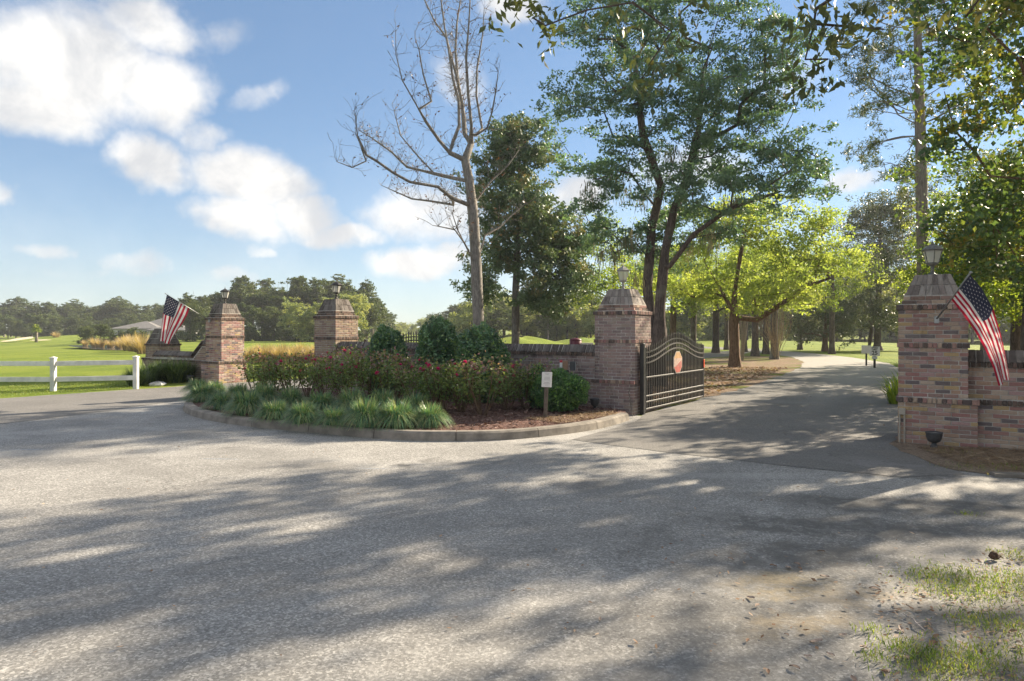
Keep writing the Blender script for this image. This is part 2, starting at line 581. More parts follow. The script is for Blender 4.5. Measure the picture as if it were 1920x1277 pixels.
        # locator paint marks
        for (px_, py_, l, wd_, ro) in [(52, 843, .30, .018, 0), (412, 861, .32, .016, -.05), (700, 879, .25, .012, -.1)]:
            gx, gy = gp(px_, py_)
            c = t.mix(t.math('MULTIPLY', t.smooth(t.ell(pos, gx, gy, l, wd_, ro), .8, 1.1, .55, 0), t.smooth(mid, .35, .6)), c, (.12, .25, .45))
        # chalky drag marks by the kerb
        for (px_, py_, l, wd_, ro) in [(375, 805, .75, .02, .42), (962, 827, .30, .015, -.6), (400, 800, .6, .012, .35)]:
            gx, gy = gp(px_, py_)
            c = t.mix(t.math('MULTIPLY', t.smooth(t.ell(w3, gx, gy, l, wd_ * 2, ro), .5, 1.3, .6, 0), t.smooth(mid, .3, .6)), c, (.50, .48, .45))
    if kind == 'road':
        for (x, y, rx, ry, ro, am, sc) in [(6.0, 12.2, .35, 1.8, -.5, .6, (.23, .215, .20)), (5.2, 9.4, .8, .2, -.35, .75, (.26, .25, .24)),
                                           (5.9, 10.1, .5, .5, 0, .4, (.24, .22, .19)), (3.4, 10.5, .7, .12, -.3, .25, (.2, .19, .17)),
                                           (12., 24., 1.0, 9., -.55, .75, (.34, .32, .29)), (15., 28., 2.5, 8., -.5, .85, (.36, .34, .31)),
                                           (20., 42., 6., 18., -.3, 1.0, (.38, .36, .33))]:
            c = t.mix(t.smooth(t.ell(w3, x, y, rx, ry, ro), .5, 1.1, am, 0), c, t.mix(t.smooth(fine, 0, 1), tuple(.8 * q for q in sc), sc))
        tr = t.noise(mp, 1.6, 4, .6)
        c = t.mix(t.smooth(tr, .45, .7, 0, .25), c, (.14, .135, .13))
    t.put(p.inputs['Base Color'], c)
    p.inputs['Roughness'].default_value = 0.85
    p.inputs['Specular IOR Level'].default_value = 0.25
    bn = t.node('ShaderNodeBump', {'Strength': 0.55, 'Distance': 0.008, 'Height': h})
    t.l.new(bn.outputs[0], p.inputs['Normal'])
    return m


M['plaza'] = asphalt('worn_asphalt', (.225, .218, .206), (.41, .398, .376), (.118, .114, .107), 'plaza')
M['road'] = asphalt('dark_asphalt', (.155, .149, .14), (.23, .22, .206), (.11, .105, .098), 'road')


def ground_mat():
    m, t, p = new_mat('lawn')
    pos = t.node('ShaderNodeNewGeometry').outputs['Position']
    n1 = t.noise(pos, 0.22, 5, 0.6)
    n2 = t.noise(pos, 9.0, 5, 0.7)
    n3 = t.noise(pos, 60.0, 3, 0.7)
    mpv = t.node('ShaderNodeMapping', {'Vector': pos, 'Rotation': (0, 0, .9), 'Scale': (1.0, 0.06, 1.0)}).outputs[0]
    mow = t.noise(mpv, 0.35, 3, 0.5)
    c = t.mix(t.smooth(n1, .35, .65), (.125, .185, .022), (.205, .255, .030))
    c = t.mix(t.smooth(mow, .4, .6, 0, .6), c, (.25, .29, .045))
    c = t.mix(t.smooth(t.noise(pos, .06, 5, .65, .5), .5, .68, 0, .5), c, (.10, .145, .022))
    c = t.mix(t.smooth(t.noise(pos, .9, 5, .7), .58, .72, 0, .4), c, (.30, .29, .085))
    c = t.mix(t.smooth(n2, .4, .7, 0, .55), c, (.085, .125, .018))
    c = t.mix(t.smooth(n3, .5, .8, 0, .35), c, (.30, .32, .07))
    t.put(p.inputs['Base Color'], c)
    p.inputs['Roughness'].default_value = 0.9
    p.inputs['Specular IOR Level'].default_value = 0.15
    bn = t.node('ShaderNodeBump', {'Strength': 0.9, 'Distance': 0.03, 'Height': t.math('ADD', n3, n2)})
    t.l.new(bn.outputs[0], p.inputs['Normal'])
    return m


def mulch_mat(name, c0, c1, c2, grass=0.0):
    m, t, p = new_mat(name)
    pos = t.node('ShaderNodeNewGeometry').outputs['Position']
    a = t.noise(pos, 30.0, 5, 0.8, 1.2)
    b = t.noise(pos, 3.0, 4, 0.6)
    v = t.node('ShaderNodeSeparateColor', {0: t.vor(pos, 38.0, 'Color')}).outputs[0]
    c = t.mix(t.smooth(a, .35, .65), c0, c1)
    c = t.mix(t.smooth(v, .6, 1.0, 0, .7), c, c2)
    c = t.mix(t.smooth(b, .45, .65, 0, .4), c, tuple(x * .55 for x in c0))
    if grass:
        g = t.noise(pos, .5, 5, .65, .4)
        c = t.mix(t.smooth(g, .50, .58, 0, grass), c, t.mix(t.smooth(a, .3, .7), (.10, .14, .02), (.22, .24, .05)))
    t.put(p.inputs['Base Color'], c)
    p.inputs['Roughness'].default_value = 0.95
    p.inputs['Specular IOR Level'].default_value = 0.1
    bn = t.node('ShaderNodeBump', {'Strength': 1.0, 'Distance': 0.03, 'Height': t.math('ADD', a, v)})
    t.l.new(bn.outputs[0], p.inputs['Normal'])
    return m


M['lawn'] = ground_mat()
M['mulch'] = mulch_mat('red_mulch', (.13, .075, .062), (.22, .135, .115), (.30, .21, .18))
M['straw'] = mulch_mat('pine_straw', (.20, .15, .11), (.36, .28, .21), (.46, .37, .28))
M['median'] = mulch_mat('median_litter', (.20, .14, .10), (.34, .25, .175), (.42, .32, .23), .85)
M['dirt'] = mulch_mat('verge_dirt', (.17, .15, .125), (.28, .25, .21), (.36, .33, .28))
M['kerb'] = plain('kerb_concrete', (.225, .20, .17), .9, var=.28, scale=4.0, bump=.35)
M['white_paint'] = plain('white_vinyl', (.66, .65, .62), .5, var=.16, scale=3.0)
M['iron'] = plain('black_iron', (.018, .018, .019), .38, .0, var=.2, spec=.6)
M['iron_rail'] = plain('sunlit_iron_rail', (.05, .046, .042), .55, .0, var=.25, spec=.55)  # same iron as the pickets, lightened so the rails look sunlit
M['bronze'] = plain('dark_bronze', (.045, .042, .038), .5, .3, var=.3, scale=20)
M['lamp_grey'] = plain('weathered_lamp_paint', (.25, .242, .225), .6, .1, var=.25, scale=18)
M['steel'] = plain('grey_steel', (.30, .31, .31), .4, .6)
M['red_cloth'] = None
M['wood_post'] = plain('weathered_wood', (.13, .105, .085), .9, var=.3, scale=14, bump=.4)
M['grey_fix'] = plain('charcoal_fixture', (.07, .072, .075), .55, .1, var=.3)
M['sand'] = plain('bunker_sand', (.55, .47, .34), .95, var=.1)
M['water'] = plain('pond_water', (.10, .12, .13), .08, var=.1, scale=.4, bump=.05, spec=.5)
M['stone'] = plain('pale_stone', (.45, .44, .43), .9, var=.2)
M['beige'] = plain('beige_plastic', (.38, .34, .28), .6)
M['maroon'] = plain('maroon_plastic', (.10, .012, .03), .5)
M['wire'] = plain('grey_cable', (.15, .13, .11), .7)


def cloth(name, col):
    m, t, p = new_mat(name)
    t.put(p.inputs['Base Color'], col)
    p.inputs['Roughness'].default_value = .75
    p.inputs['Specular IOR Level'].default_value = .2
    tr = t.node('ShaderNodeBsdfTranslucent', {0: col})
    mx = t.node('ShaderNodeMixShader', {0: .38})
    t.l.new(p.outputs[0], mx.inputs[1])
    t.l.new(tr.outputs[0], mx.inputs[2])
    t.l.new(mx.outputs[0], t.n['Material Output'].inputs[0])
    return m


M['fred'] = cloth('flag_red', (.46, .018, .05))
M['fwhite'] = cloth('flag_white', (.80, .76, .74))
M['fblue'] = cloth('flag_blue', (.045, .05, .085))


def glass_mat():
    m, t, p = new_mat('lantern_glass')
    p.inputs['Base Color'].default_value = (.80, .79, .74, 1)
    p.inputs['Roughness'].default_value = .25
    p.inputs['Specular IOR Level'].default_value = .6
    tr = t.node('ShaderNodeBsdfTransparent', {0: (.9, .9, .88)})
    mx = t.node('ShaderNodeMixShader', {0: .55})
    t.l.new(p.outputs[0], mx.inputs[1])
    t.l.new(tr.outputs[0], mx.inputs[2])
    t.l.new(mx.outputs[0], t.n['Material Output'].inputs[0])
    return m


M['glass'] = glass_mat()
M['window'] = plain('window_glass', (.03, .035, .04), .06, spec=.8)
M['bark_grey'] = bark_mat('grey_bark', (.085, .075, .065), (.19, .175, .155), 6, (.22, .21, .17))
M['bark_dark'] = bark_mat('dark_oak_bark', (.06, .047, .042), (.15, .12, .105), 7, (.19, .175, .145))
M['bark_brown'] = bark_mat('brown_bark', (.085, .055, .036), (.21, .14, .09), 6)
M['bark_pine'] = bark_mat('pine_bark', (.15, .128, .112), (.29, .25, .22), 4)
M['twig'] = bark_mat('bare_twig', (.14, .13, .118), (.29, .27, .245), 8)

# ------------------------------------------------------------------ ground, roads, water
def sheet(name, poly, z, mat, fine=None):
    me = MB().add([(p[0], p[1], z) for p in poly], [tuple(range(len(poly)))]).mesh(name)
    o = link(name, me, mat)
    return tag(o, kind='structure')


def smooth_poly(pts, sub=6, closed=False):
    """Catmull-Rom through the points"""
    P = [Vector((p[0], p[1], 0)) for p in pts]
    n = len(P)
    out = []
    for i in range(n if closed else n - 1):
        p0 = P[(i - 1) % n] if closed or i > 0 else P[0]
        p1 = P[i]
        p2 = P[(i + 1) % n]
        p3 = P[(i + 2) % n] if closed or i + 2 < n else P[-1]
        for k in range(sub):
            t = k / sub
            q = 0.5 * ((2 * p1) + (p2 - p0) * t + (2 * p0 - 5 * p1 + 4 * p2 - p3) * t * t + (3 * p1 - p0 - 3 * p2 + p3) * t ** 3)
            out.append((q.x, q.y))
    if not closed:
        out.append((P[-1].x, P[-1].y))
    return out


def ragged(pts, amp, step, seed):
    """split edges and push the points about, for crumbling edges"""
    r = random.Random(seed)
    out = []
    n = len(pts)
    for i in range(n):
        a = Vector(pts[i])
        b = Vector(pts[(i + 1) % n])
        k = max(1, min(160, int((b - a).length / step)))
        for j in range(k):
            q = a.lerp(b, j / k)
            out.append((q.x + r.uniform(-amp, amp), q.y + r.uniform(-amp, amp)))
    return out


def ribbon(name, centre, width, z, mat):
    c = smooth_poly(centre, 8)
    wd = np.interp(np.linspace(0, 1, len(c)), np.linspace(0, 1, len(width)), width)
    V, Fc = [], []
    for i, p in enumerate(c):
        a = Vector(c[max(i - 1, 0)])
        b = Vector(c[min(i + 1, len(c) - 1)])
        d = (b - a).normalized()
        n = Vector((-d.y, d.x))
        for s in (1, -1):
            q = Vector(p) + n * s * wd[i] / 2
            V.append((q.x + random.uniform(-.05, .05), q.y + random.uniform(-.05, .05), z))
    for i in range(len(c) - 1):
        Fc.append((2 * i, 2 * i + 1, 2 * i + 3, 2 * i + 2))
    return tag(link(name, MB().add(V, Fc).mesh(name), mat), kind='structure')


# the lawn reaches the horizon; gentle rolls of the golf course beyond 60 m
def lawn_z(x, y):
    d = math.hypot(x, y)
    k = min(1, max(0, (d - 55) / 60))
    return k * (0.55 * math.sin(x * .035 + 1.3) * math.sin(y * .028) + .35 * math.sin(x * .08 + y * .05)) - 0.15 * k


xs = np.concatenate([np.linspace(-2400, -260, 8), np.linspace(-240, 240, 81), np.linspace(260, 2400, 8)])
ys = np.concatenate([np.linspace(-60, 40, 8), np.linspace(45, 330, 58), np.linspace(360, 3000, 9)])
V = [(x, y, lawn_z(x, y) if abs(x) < 241 and y < 335 else 0) for y in ys for x in xs]
nx = len(xs)
Fc = [(j * nx + i, j * nx + i + 1, (j + 1) * nx + i + 1, (j + 1) * nx + i) for j in range(len(ys) - 1) for i in range(nx - 1)]
tag(link('ground', MB().add(V, Fc).mesh('ground', True), M['lawn']), kind='structure')

island_front = [(2.45, 13.95), (1.75, 12.85), (.98, 12.1), (0, 11.5), (-1.0, 11.33), (-2.0, 11.45), (-3.5, 12.15), (-5.55, 13.3),
                (-7.1, 14.75), (-8.0, 16.3), (-8.15, 17.8), (-7.5, 19.3), (-6.5, 20.2)]
isl = smooth_poly(island_front, 8)

plaza = [(-60, -40), (60, -40), (60, 2.0), (9, 8.0), (6.6, 8.5), (5.95, 9.0), (6.2, 10.9), (6.6, 11.6), (2.9, 14.6), (-6.0, 20.2),
         (-10.3, 23.4), (-11.2, 22.1), (-12.1, 21.0), (-14.1, 18.3), (-18, 13.5), (-24, 8), (-60, -4)]
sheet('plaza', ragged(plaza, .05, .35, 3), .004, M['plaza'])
# newer darker asphalt of the two lanes
entry = [(1.05, 11.45), (2.4, 10.27), (3.7, 9.36), (4.3, 8.98), (5.0, 8.55), (5.95, 8.7), (6.15, 9.6), (6.35, 10.9), (6.6, 11.35),
         (8.0, 13.6), (11.2, 19.2), (13.9, 23.6), (18.0, 30.6), (21.2, 37.5), (23.0, 45.0), (24.0, 53.0), (23.8, 62), (22, 75), (16, 90),
         (13, 90), (18.6, 74), (20.2, 62), (20.3, 54), (19.3, 46), (17.2, 39.5), (14.1, 33), (9.6, 25.3), (7.6, 22), (4.6, 17.6), (3.0, 15.0),
         (2.55, 13.75), (1.85, 12.65)]
sheet('entry_road', ragged(entry, .03, .4, 8), .009, M['road'])
exitp = [(-24, 8.2), (-16.0, 9.7), (-12.0, 12.0), (-10.2, 13.5), (-9.5, 15.3), (-8.95, 17.6), (-8.3, 19.2), (-7.0, 20.4), (-5.9, 20.8), (-2.2, 26.4), (3.6, 33.8), (10.6, 41.6),
         (16.6, 48.6), (20.0, 56), (19.8, 60), (14.0, 52.2), (8.0, 45.2), (.8, 37.4), (-5.0, 30.2), (-9.6, 24.0), (-11.1, 22.05), (-12.0, 20.95), (-14.0, 18.35), (-18, 13.6)]
sheet('exit_road', ragged(exitp, .03, .5, 9), .0085, M['road'])
# tree-shaded median between the lanes, straw bed by the wall on the right, worn verge by the camera
med = [(3.0, 15.2), (4.75, 17.55), (7.75, 22.0), (9.75, 25.3), (14.3, 33.0), (17.3, 39.6), (19.2, 46.0), (16.8, 48.3), (10.8, 41.4), (3.8, 33.6), (-2.0, 26.2), (-5.2, 21.6)]
sheet('median', ragged(med, .12, .5, 4), .012, M['median'])
sheet('straw_bed', ragged([(6.2, 11.0), (5.9, 9.0), (6.6, 8.35), (9, 7.85), (30, 5.5), (40, 20), (20, 31), (18.4, 30.4), (14.2, 23.4), (11.4, 19.0), (8.2, 13.5), (7.0, 11.9)], .07, .3, 6), .013, M['straw'])
sheet('verge', ragged([(6.4, 5.9), (5.6, 5.0), (5.2, 4.0), (4.6, 3.0), (4.4, 1.0), (9, -3), (30, 1.0), (30, 2.6), (9, 5.6)], .22, .14, 7), .011, M['dirt'])
sheet('far_path', smooth_poly([(22, 66), (24, 66), (60, 75), (120, 90), (120, 93), (58, 78)], 1), .010, M['plaza'])

# pond beyond the lawn and the bunker beside the green
pond = [at(128, 648, 78), at(180, 645, 80), at(262, 645, 82), at(330, 648, 76), at(262, 658, 62), at(180, 656, 64)]
tag(link('pond', MB().add([(q[0], q[1], .02) for q in smooth_poly([(p.x, p.y) for p in pond], 6, True)], [tuple(range(36))]).mesh('pond'), M['water']), kind='structure')


def ell_patch(name, c, rx, ry, h, mat, tilt=0.0):
    V, Fc, n = [(c[0], c[1], c[2] + h)], [], 28
    for k in range(n):
        a = 2 * math.pi * k / n
        rr = 1 + .12 * math.sin(3 * a + 1) + .08 * math.sin(5 * a)
        V.append((c[0] + rx * rr * math.cos(a), c[1] + ry * rr * math.sin(a), c[2] + tilt * math.sin(a)))
    Fc = [(0, 1 + k, 1 + (k + 1) % n) for k in range(n)]
    return tag(link(name, MB().add(V, Fc).mesh(name), mat), kind='structure')


b = at(36, 636, 120)
ell_patch('sand_bunker', (b.x, b.y, .2), 1.3, 3.5, .05, M['sand'], .4)
b = at(75, 638, 118)
ell_patch('sand_bunker', (b.x, b.y, .05), 1.6, 1.2, .04, M['sand'], .08)


def mound(name, c, rx, ry, h):
    n, r_ = 40, 10
    V, Fc = [(c[0], c[1], h - .3)], []
    for j in range(1, r_ + 1):
        for k in range(n):
            a = 2 * math.pi * k / n
            q = j / r_
            V.append((c[0] + rx * q * math.cos(a), c[1] + ry * q * math.sin(a), h * (.5 + .5 * math.cos(math.pi * q)) * (1 + .15 * math.sin(2 * a)) - .3))
    Fc = [(0, 1 + k, 1 + (k + 1) % n) for k in range(n)]
    for j in range(r_ - 1):
        for k in range(n):
            Fc.append((1 + j * n + k, 1 + (j + 1) * n + k, 1 + (j + 1) * n + (k + 1) % n, 1 + j * n + (k + 1) % n))
    return tag(link(name, MB().add(V, Fc).mesh(name, True), M['lawn']), kind='structure')


mound('grassy_mound', (1.0, 72), 9, 9, 1.35)
mound('grassy_mound', (9.0, 78), 11, 9, 1.15)
mound('grassy_mound', (-92, 150), 26, 22, 1.0)

# ------------------------------------------------------------------ planted island: kerb stones and bed
kerb = tag(link('kerb', MB().box((-3.5, 12.75, .03), (.05, .05, .02)).mesh('kerb'), M['kerb']), kind='structure')


def kerb_run(pts, parent, wd=.20, ht=.155, seg=1.55, name='kerb_stone'):
    """kerb stones following a line; each stone its own piece with a joint"""
    P = [Vector((p[0], p[1])) for p in pts]
    L = [0]
    for i in range(1, len(P)):
        L.append(L[-1] + (P[i] - P[i - 1]).length)
    def pos(s):
        s = min(max(s, 0), L[-1])
        i = 1
        while i < len(P) - 1 and L[i] < s:
            i += 1
        t = (s - L[i - 1]) / max(1e-6, L[i] - L[i - 1])
        return P[i - 1].lerp(P[i], t)
    n = max(1, round(L[-1] / seg))
    for k in range(n):
        s0 = L[-1] * k / n + .006
        s1 = L[-1] * (k + 1) / n - .006
        V, Fc = [], []
        m = 7
        dz = random.uniform(-.006, .006)
        for j in range(m):
            s = s0 + (s1 - s0) * j / (m - 1)
            p = pos(s)
            d = (pos(s + .05) - pos(s - .05)).normalized()
            nn = Vector((d.y, -d.x))          # outward when walking right to left along the front
            for (o, z) in ((-wd, -.02), (-wd, ht), (-.045, ht), (-.012, ht - .03), (.012, -.02)):
                q = p - nn * o * 1.0
                V.append((q.x, q.y, z + (dz if z > 0 else 0)))
        for j in range(m - 1):
            for q in range(4):
                Fc.append((j * 5 + q, j * 5 + q + 1, (j + 1) * 5 + q + 1, (j + 1) * 5 + q))
        Fc += [(0, 1, 2, 3, 4), tuple((m - 1) * 5 + q for q in (4, 3, 2, 1, 0))]
        MB().add(V, Fc).build(name, M['kerb'], parent)


kerb_run(isl, kerb)
bed = [(p[0] * 1.0, p[1] + .10) for p in isl] + [(-5.6, 20.3), (2.6, 15.2)]
V = [(-2.2, 15.6, .20)] + [(q[0] * .985, q[1] + .03, .125) for q in bed]
tag(link('planting_bed', MB().add(V, [(0, 1 + i, 1 + (i + 1) % len(bed)) for i in range(len(bed))]).mesh('planting_bed'), M['mulch']), kind='structure')
# low broken kerb on the straw bed
kerb2 = tag(link('side_kerb', MB().box((6.6, 8.9, .0), (.04, .04, .02)).mesh('side_kerb'), M['kerb']), kind='structure')
kerb_run([(6.25, 8.75), (6.9, 8.6), (8.2, 8.35), (10, 8.1)], kerb2, .2, .05, 1.2)

# ------------------------------------------------------------------ brick gateway
GA = R(-32)                      # the gateway line runs 32 degrees off the picture plane
UX, UY = math.cos(GA), math.sin(GA)
BRK = {}


def brick_mesh(l, d, h):
    """a brick with worn arrises, cached by its size"""
    key = (round(l, 3), round(d, 3), round(h, 3), random.randrange(3))
    if key not in BRK:
        mb = MB().bbox((0, 0, 0), (l, d, h), min(.005, h * .12))
        mb.v = [(x + random.uniform(-.0018, .0018), y + random.uniform(-.0015, .0015), z + random.uniform(-.0018, .0018)) for x, y, z in mb.v]
        BRK[key] = mb.mesh('brick')
    return BRK[key]


class Brickwork:
    """lays courses on rectangles in local coordinates; visible faces become bricks of their own"""
    def __init__(s, root, mkey, vis, limit=300, dk=''):
        s.root, s.mkey, s.vis, s.limit, s.dk = root, mkey, vis, limit, dk
        s.rest = MB()
        s.restb = MB()
        s.count = 0
        s.test = None

    def one(s, face, c, l, d, h, mkey=None):
        mk = (mkey + s.dk) if mkey else s.mkey
        rz = 0 if face in 'fb' else math.pi / 2
        out = {'f': (0, -1), 'b': (0, 1), 'r': (1, 0), 'l': (-1, 0)}[face]
        pr = random.uniform(-.002, .004)
        c = (c[0] + out[0] * pr, c[1] + out[1] * pr, c[2])
        if face in s.vis and s.count < s.limit and (s.test is None or s.test(c)):
            me = brick_mesh(l, d, h)
            if not me.materials:
                me.materials.append(None)
            o = link('brick', me, None, s.root)
            o.location = c
            o.rotation_euler = (random.uniform(-.006, .006), random.uniform(-.006, .006), rz + random.uniform(-.008, .008))
            o.material_slots[0].link = 'OBJECT'
            o.material_slots[0].material = M[mk + '0']
            s.count += 1
        else:
            (s.restb if mkey == 'band' else s.rest).bbox(c, (l, d, h), .004, rz)

    def course(s, x0, x1, y0, y1, z, h, bl=.203, odd=0, faces='frbl', depth=.092, joint=.012, mkey=None):
        """one course round the rectangle; stretchers overlap the corners in turn"""
        for f in faces:
            if f in 'fb':
                a, b = (x0, x1) if (odd == 0) == (bl > .1) or len(faces) < 4 else (x0 + depth + joint, x1 - depth - joint)
                yc = y0 + depth / 2 if f == 'f' else y1 - depth / 2
            else:
                a, b = (y0, y1) if (odd == 1) == (bl > .1) and len(faces) == 4 else (y0 + depth + joint, y1 - depth - joint)
                yc = x1 - depth / 2 if f == 'r' else x0 + depth / 2
            L = b - a
            if L < .04:
                continue
            off = (bl + joint) / 2 if (odd and bl > .1 and len(faces) < 4) else 0
            cuts = [a]
            p = a + (off if off else bl + joint)
            while p < b - .05:
                cuts.append(p)
                p += bl + joint + random.uniform(-.004, .004)
            cuts.append(b + joint)
            if len(cuts) > 2 and cuts[-1] - cuts[-2] < .05:
                cuts.pop(-2)
            for i in range(len(cuts) - 1):
                l = cuts[i + 1] - cuts[i] - joint
                mid = cuts[i] + l / 2
                c = (mid, yc, z + h / 2) if f in 'fb' else (yc, mid, z + h / 2)
                s.one(f, c, round(l, 2) if l < .19 else round(l, 3), depth, h - joint * .9, mkey)

    def tier(s, x0, x1, y0, y1, z0, z1, faces='frbl', core=True, pitch=.0677):
        n = max(1, round((z1 - z0) / pitch))
        hh = (z1 - z0) / n
        for k in range(n):
            s.course(x0, x1, y0, y1, z0 + k * hh, hh, odd=k % 2, faces=faces)

    def band(s, x0, x1, y0, y1, z0, z1, e=.025, faces='frbl'):
        """rowlock course standing proud of the wall"""
        s.course(x0 - e, x1 + e, y0 - e, y1 + e, z0, z1 - z0, bl=.058, odd=0, faces=faces, depth=.10, joint=.0095, mkey='band')

    def slope(s, quad, name, rows, pitch, thick=.07, vis=True, stretch=1.0):
        """bricks laid on a sloping face; quad = lower left, lower right, upper right, upper left"""
        a, b, c, d = [Vector(q) for q in quad]
        nrm = (b - a).cross(d - a).normalized()
        lo = (b - a).length
        n = max(2, round(lo / pitch))
        for r in range(rows):
            t0, t1 = r / rows, (r + 1) / rows
            for k in range(n):
                g0 = .055 * pitch
                u0 = k / n + g0 / lo * .5 + random.uniform(0, .004)
                u1 = (k + 1) / n - g0 / lo * .5
                def P(u, t):
                    return a.lerp(b, u).lerp(d.lerp(c, u), t)
                tt0, tt1 = t0 + .015, t1 - .015
                q = [P(u0, tt0), P(u1, tt0), P(u1, tt1), P(u0, tt1)]
                off = nrm * random.uniform(-.004, .004)
                V = [p + off for p in q] + [p - nrm * thick for p in q]
                fs = [(0, 1, 2, 3), (7, 6, 5, 4), (0, 4, 5, 1), (1, 5, 6, 2), (2, 6, 7, 3), (3, 7, 4, 0)]
                if vis and s.count < s.limit:
                    MB().add(V, fs).build(name, M['cap' + s.dk + '0'], s.root)
                    s.count += 1
                else:
                    s.capr.add(V, fs)

    capr = None

    def finish(s):
        for mb, mk in ((s.rest, s.mkey + '1'), (s.restb, 'band' + s.dk + '1'), (s.capr, 'cap' + s.dk + '1')):
            if mb is not None and mb.v:
                o = mb.build('brickwork', M[mk], s.root)
                o['kind'] = 'stuff'


def pier(name, label, loc, w, mkey, vis, side, group='brick gate pillars', limit=300, dk=''):
    """square brick pillar: plinth, two rowlock bands, corbel and sloped brick cap; side = -1/1 where the plinth steps out"""
    root = thing(name, label, 'pillar', (loc[0], loc[1], 0), GA, group)
    bw = Brickwork(root, mkey, vis, limit, dk)
    bw.capr = MB()
    h = w / 2
    px0, px1 = -h - (.12 if side < 0 else 0), h + (.12 if side > 0 else 0)
    py0, py1 = -h - .10, h + .10
    core = MB()
    ins = .007
    core.box(((px0 + px1) / 2, 0, .30), (px1 - px0 - 2 * ins, py1 - py0 - 2 * ins, .98 - .016))
    core.box((0, 0, 1.50), (w - 2 * ins, w - 2 * ins, 1.44))
    core.box((0, 0, 2.28), (w - .02, w - .02, .10))
    core.box((0, 0, 2.40), (w - .17, w - .17, .15))
    bw.tier(px0, px1, py0, py1, -.12, .69)
    bw.band(px0, px1, py0, py1, .69, .778)
    bw.tier(-h, h, -h, h, .78, 1.595)
    bw.band(-h, h, -h, h, 1.595, 1.683, .018)
    bw.tier(-h, h, -h, h, 1.685, 2.231)
    bw.band(-h, h, -h, h, 2.231, 2.32, .028)
    bw.course(-h + .05, h - .05, -h + .05, h - .05, 2.322, .070, odd=0, mkey='band')
    bw.course(-h + .075, h - .075, -h + .075, h - .075, 2.392, .070, odd=1, mkey='band')
    b0, t0, z0, z1 = h - .085, .255, 2.462, 2.83
    faces = {'f': ((-b0, -b0), (b0, -b0), (t0, -t0), (-t0, -t0)), 'r': ((b0, -b0), (b0, b0), (t0, t0), (t0, -t0)),
             'b': ((b0, b0), (-b0, b0), (-t0, t0), (t0, t0)), 'l': ((-b0, b0), (-b0, -b0), (-t0, -t0), (-t0, t0))}
    for k, q in faces.items():
        bw.slope([(q[0][0], q[0][1], z0), (q[1][0], q[1][1], z0), (q[2][0], q[2][1], z1), (q[3][0], q[3][1], z1)], 'cap_brick', 2, .10, vis=k in vis)
    e = .012
    core.add([(-b0 + e, -b0 + e, z0 - .02), (b0 - e, -b0 + e, z0 - .02), (b0 - e, b0 - e, z0 - .02), (-b0 + e, b0 - e, z0 - .02),
              (-t0 + e, -t0 + e, z1 - .004), (t0 - e, -t0 + e, z1 - .004), (t0 - e, t0 - e, z1 - .004), (-t0 + e, t0 - e, z1 - .004)],
             [(0, 3, 2, 1), (4, 5, 6, 7), (0, 1, 5, 4), (1, 2, 6, 5), (2, 3, 7, 6), (3, 0, 4, 7)])
    core.build('mortar_core', M['mortar'], root)
    bw.finish()
    return root


PG = (2.57, 15.42)
PR = (7.20, 11.42)
P2 = (-5.39, 20.45)
P3 = (-10.33, 24.0)
pier('brick_pillar', 'tall tan and red brick pillar on the right side of the driveway with a flag', PR, .98, 'tan', 'fl', 1)
pier('brick_pillar', 'pinkish brick pillar carrying the open black iron gate', PG, .98, 'mauve', 'fr', -1)
pier('brick_pillar', 'brown brick pillar at the back of the rose bed, dark stained cap', P2, .92, 'brown', 'fr', 1, dk='dark')
pier('brick_pillar', 'sunlit tan brick pillar with a flag beside the grassy clumps', P3, .92, 'tan', 'fr', -1, dk='dark')


def low_pier(loc):
    root = thing('brick_pillar', 'short brick pillar with a steep pointed cap at the white fence end', 'pillar', (loc[0], loc[1], 0), GA, 'brick gate pillars')
    bw = Brickwork(root, 'brown', 'fr', 300, 'dark')
    bw.capr = MB()
    h = .46
    core = MB().box((0, 0, .30), (1.08, 1.08, .96)).box((0, 0, 1.03), (.905, .905, .56))
    bw.tier(-h - .09, h + .09, -h - .09, h + .09, -.1, .69)
    bw.band(-h - .09, h + .09, -h - .09, h + .09, .69, .778)
    bw.tier(-h, h, -h, h, .78, 1.25)
    bw.band(-h, h, -h, h, 1.25, 1.338, .03)
    b0, t0, z0, z1 = h - .01, .22, 1.34, 1.95
    for k, q in {'f': ((-b0, -b0), (b0, -b0), (t0, -t0), (-t0, -t0)), 'r': ((b0, -b0), (b0, b0), (t0, t0), (t0, -t0)),
                 'b': ((b0, b0), (-b0, b0), (-t0, t0), (t0, t0)), 'l': ((-b0, b0), (-b0, -b0), (-t0, -t0), (-t0, t0))}.items():
        bw.slope([(q[0][0], q[0][1], z0), (q[1][0], q[1][1], z0), (q[2][0], q[2][1], z1), (q[3][0], q[3][1], z1)], 'cap_brick', 3, .115, vis=k in 'fr')
    e = .012
    core.add([(-b0 + e, -b0 + e, z0 - .02), (b0 - e, -b0 + e, z0 - .02), (b0 - e, b0 - e, z0 - .02), (-b0 + e, b0 - e, z0 - .02),
              (-t0 + e, -t0 + e, z1 - .004), (t0 - e, -t0 + e, z1 - .004), (t0 - e, t0 - e, z1 - .004), (-t0 + e, t0 - e, z1 - .004)],
             [(0, 3, 2, 1), (4, 5, 6, 7), (0, 1, 5, 4), (1, 2, 6, 5), (2, 3, 7, 6), (3, 0, 4, 7)])
    core.build('mortar_core', M['mortar'], root)
    bw.finish()


def U(o, u, v=0.0):
    """point u along the gateway line, v behind it, from o"""
    return (o[0] + u * UX - v * UY, o[1] + u * UY + v * UX)


P4 = U(P3, -4.85, .55)
low_pier(P4)


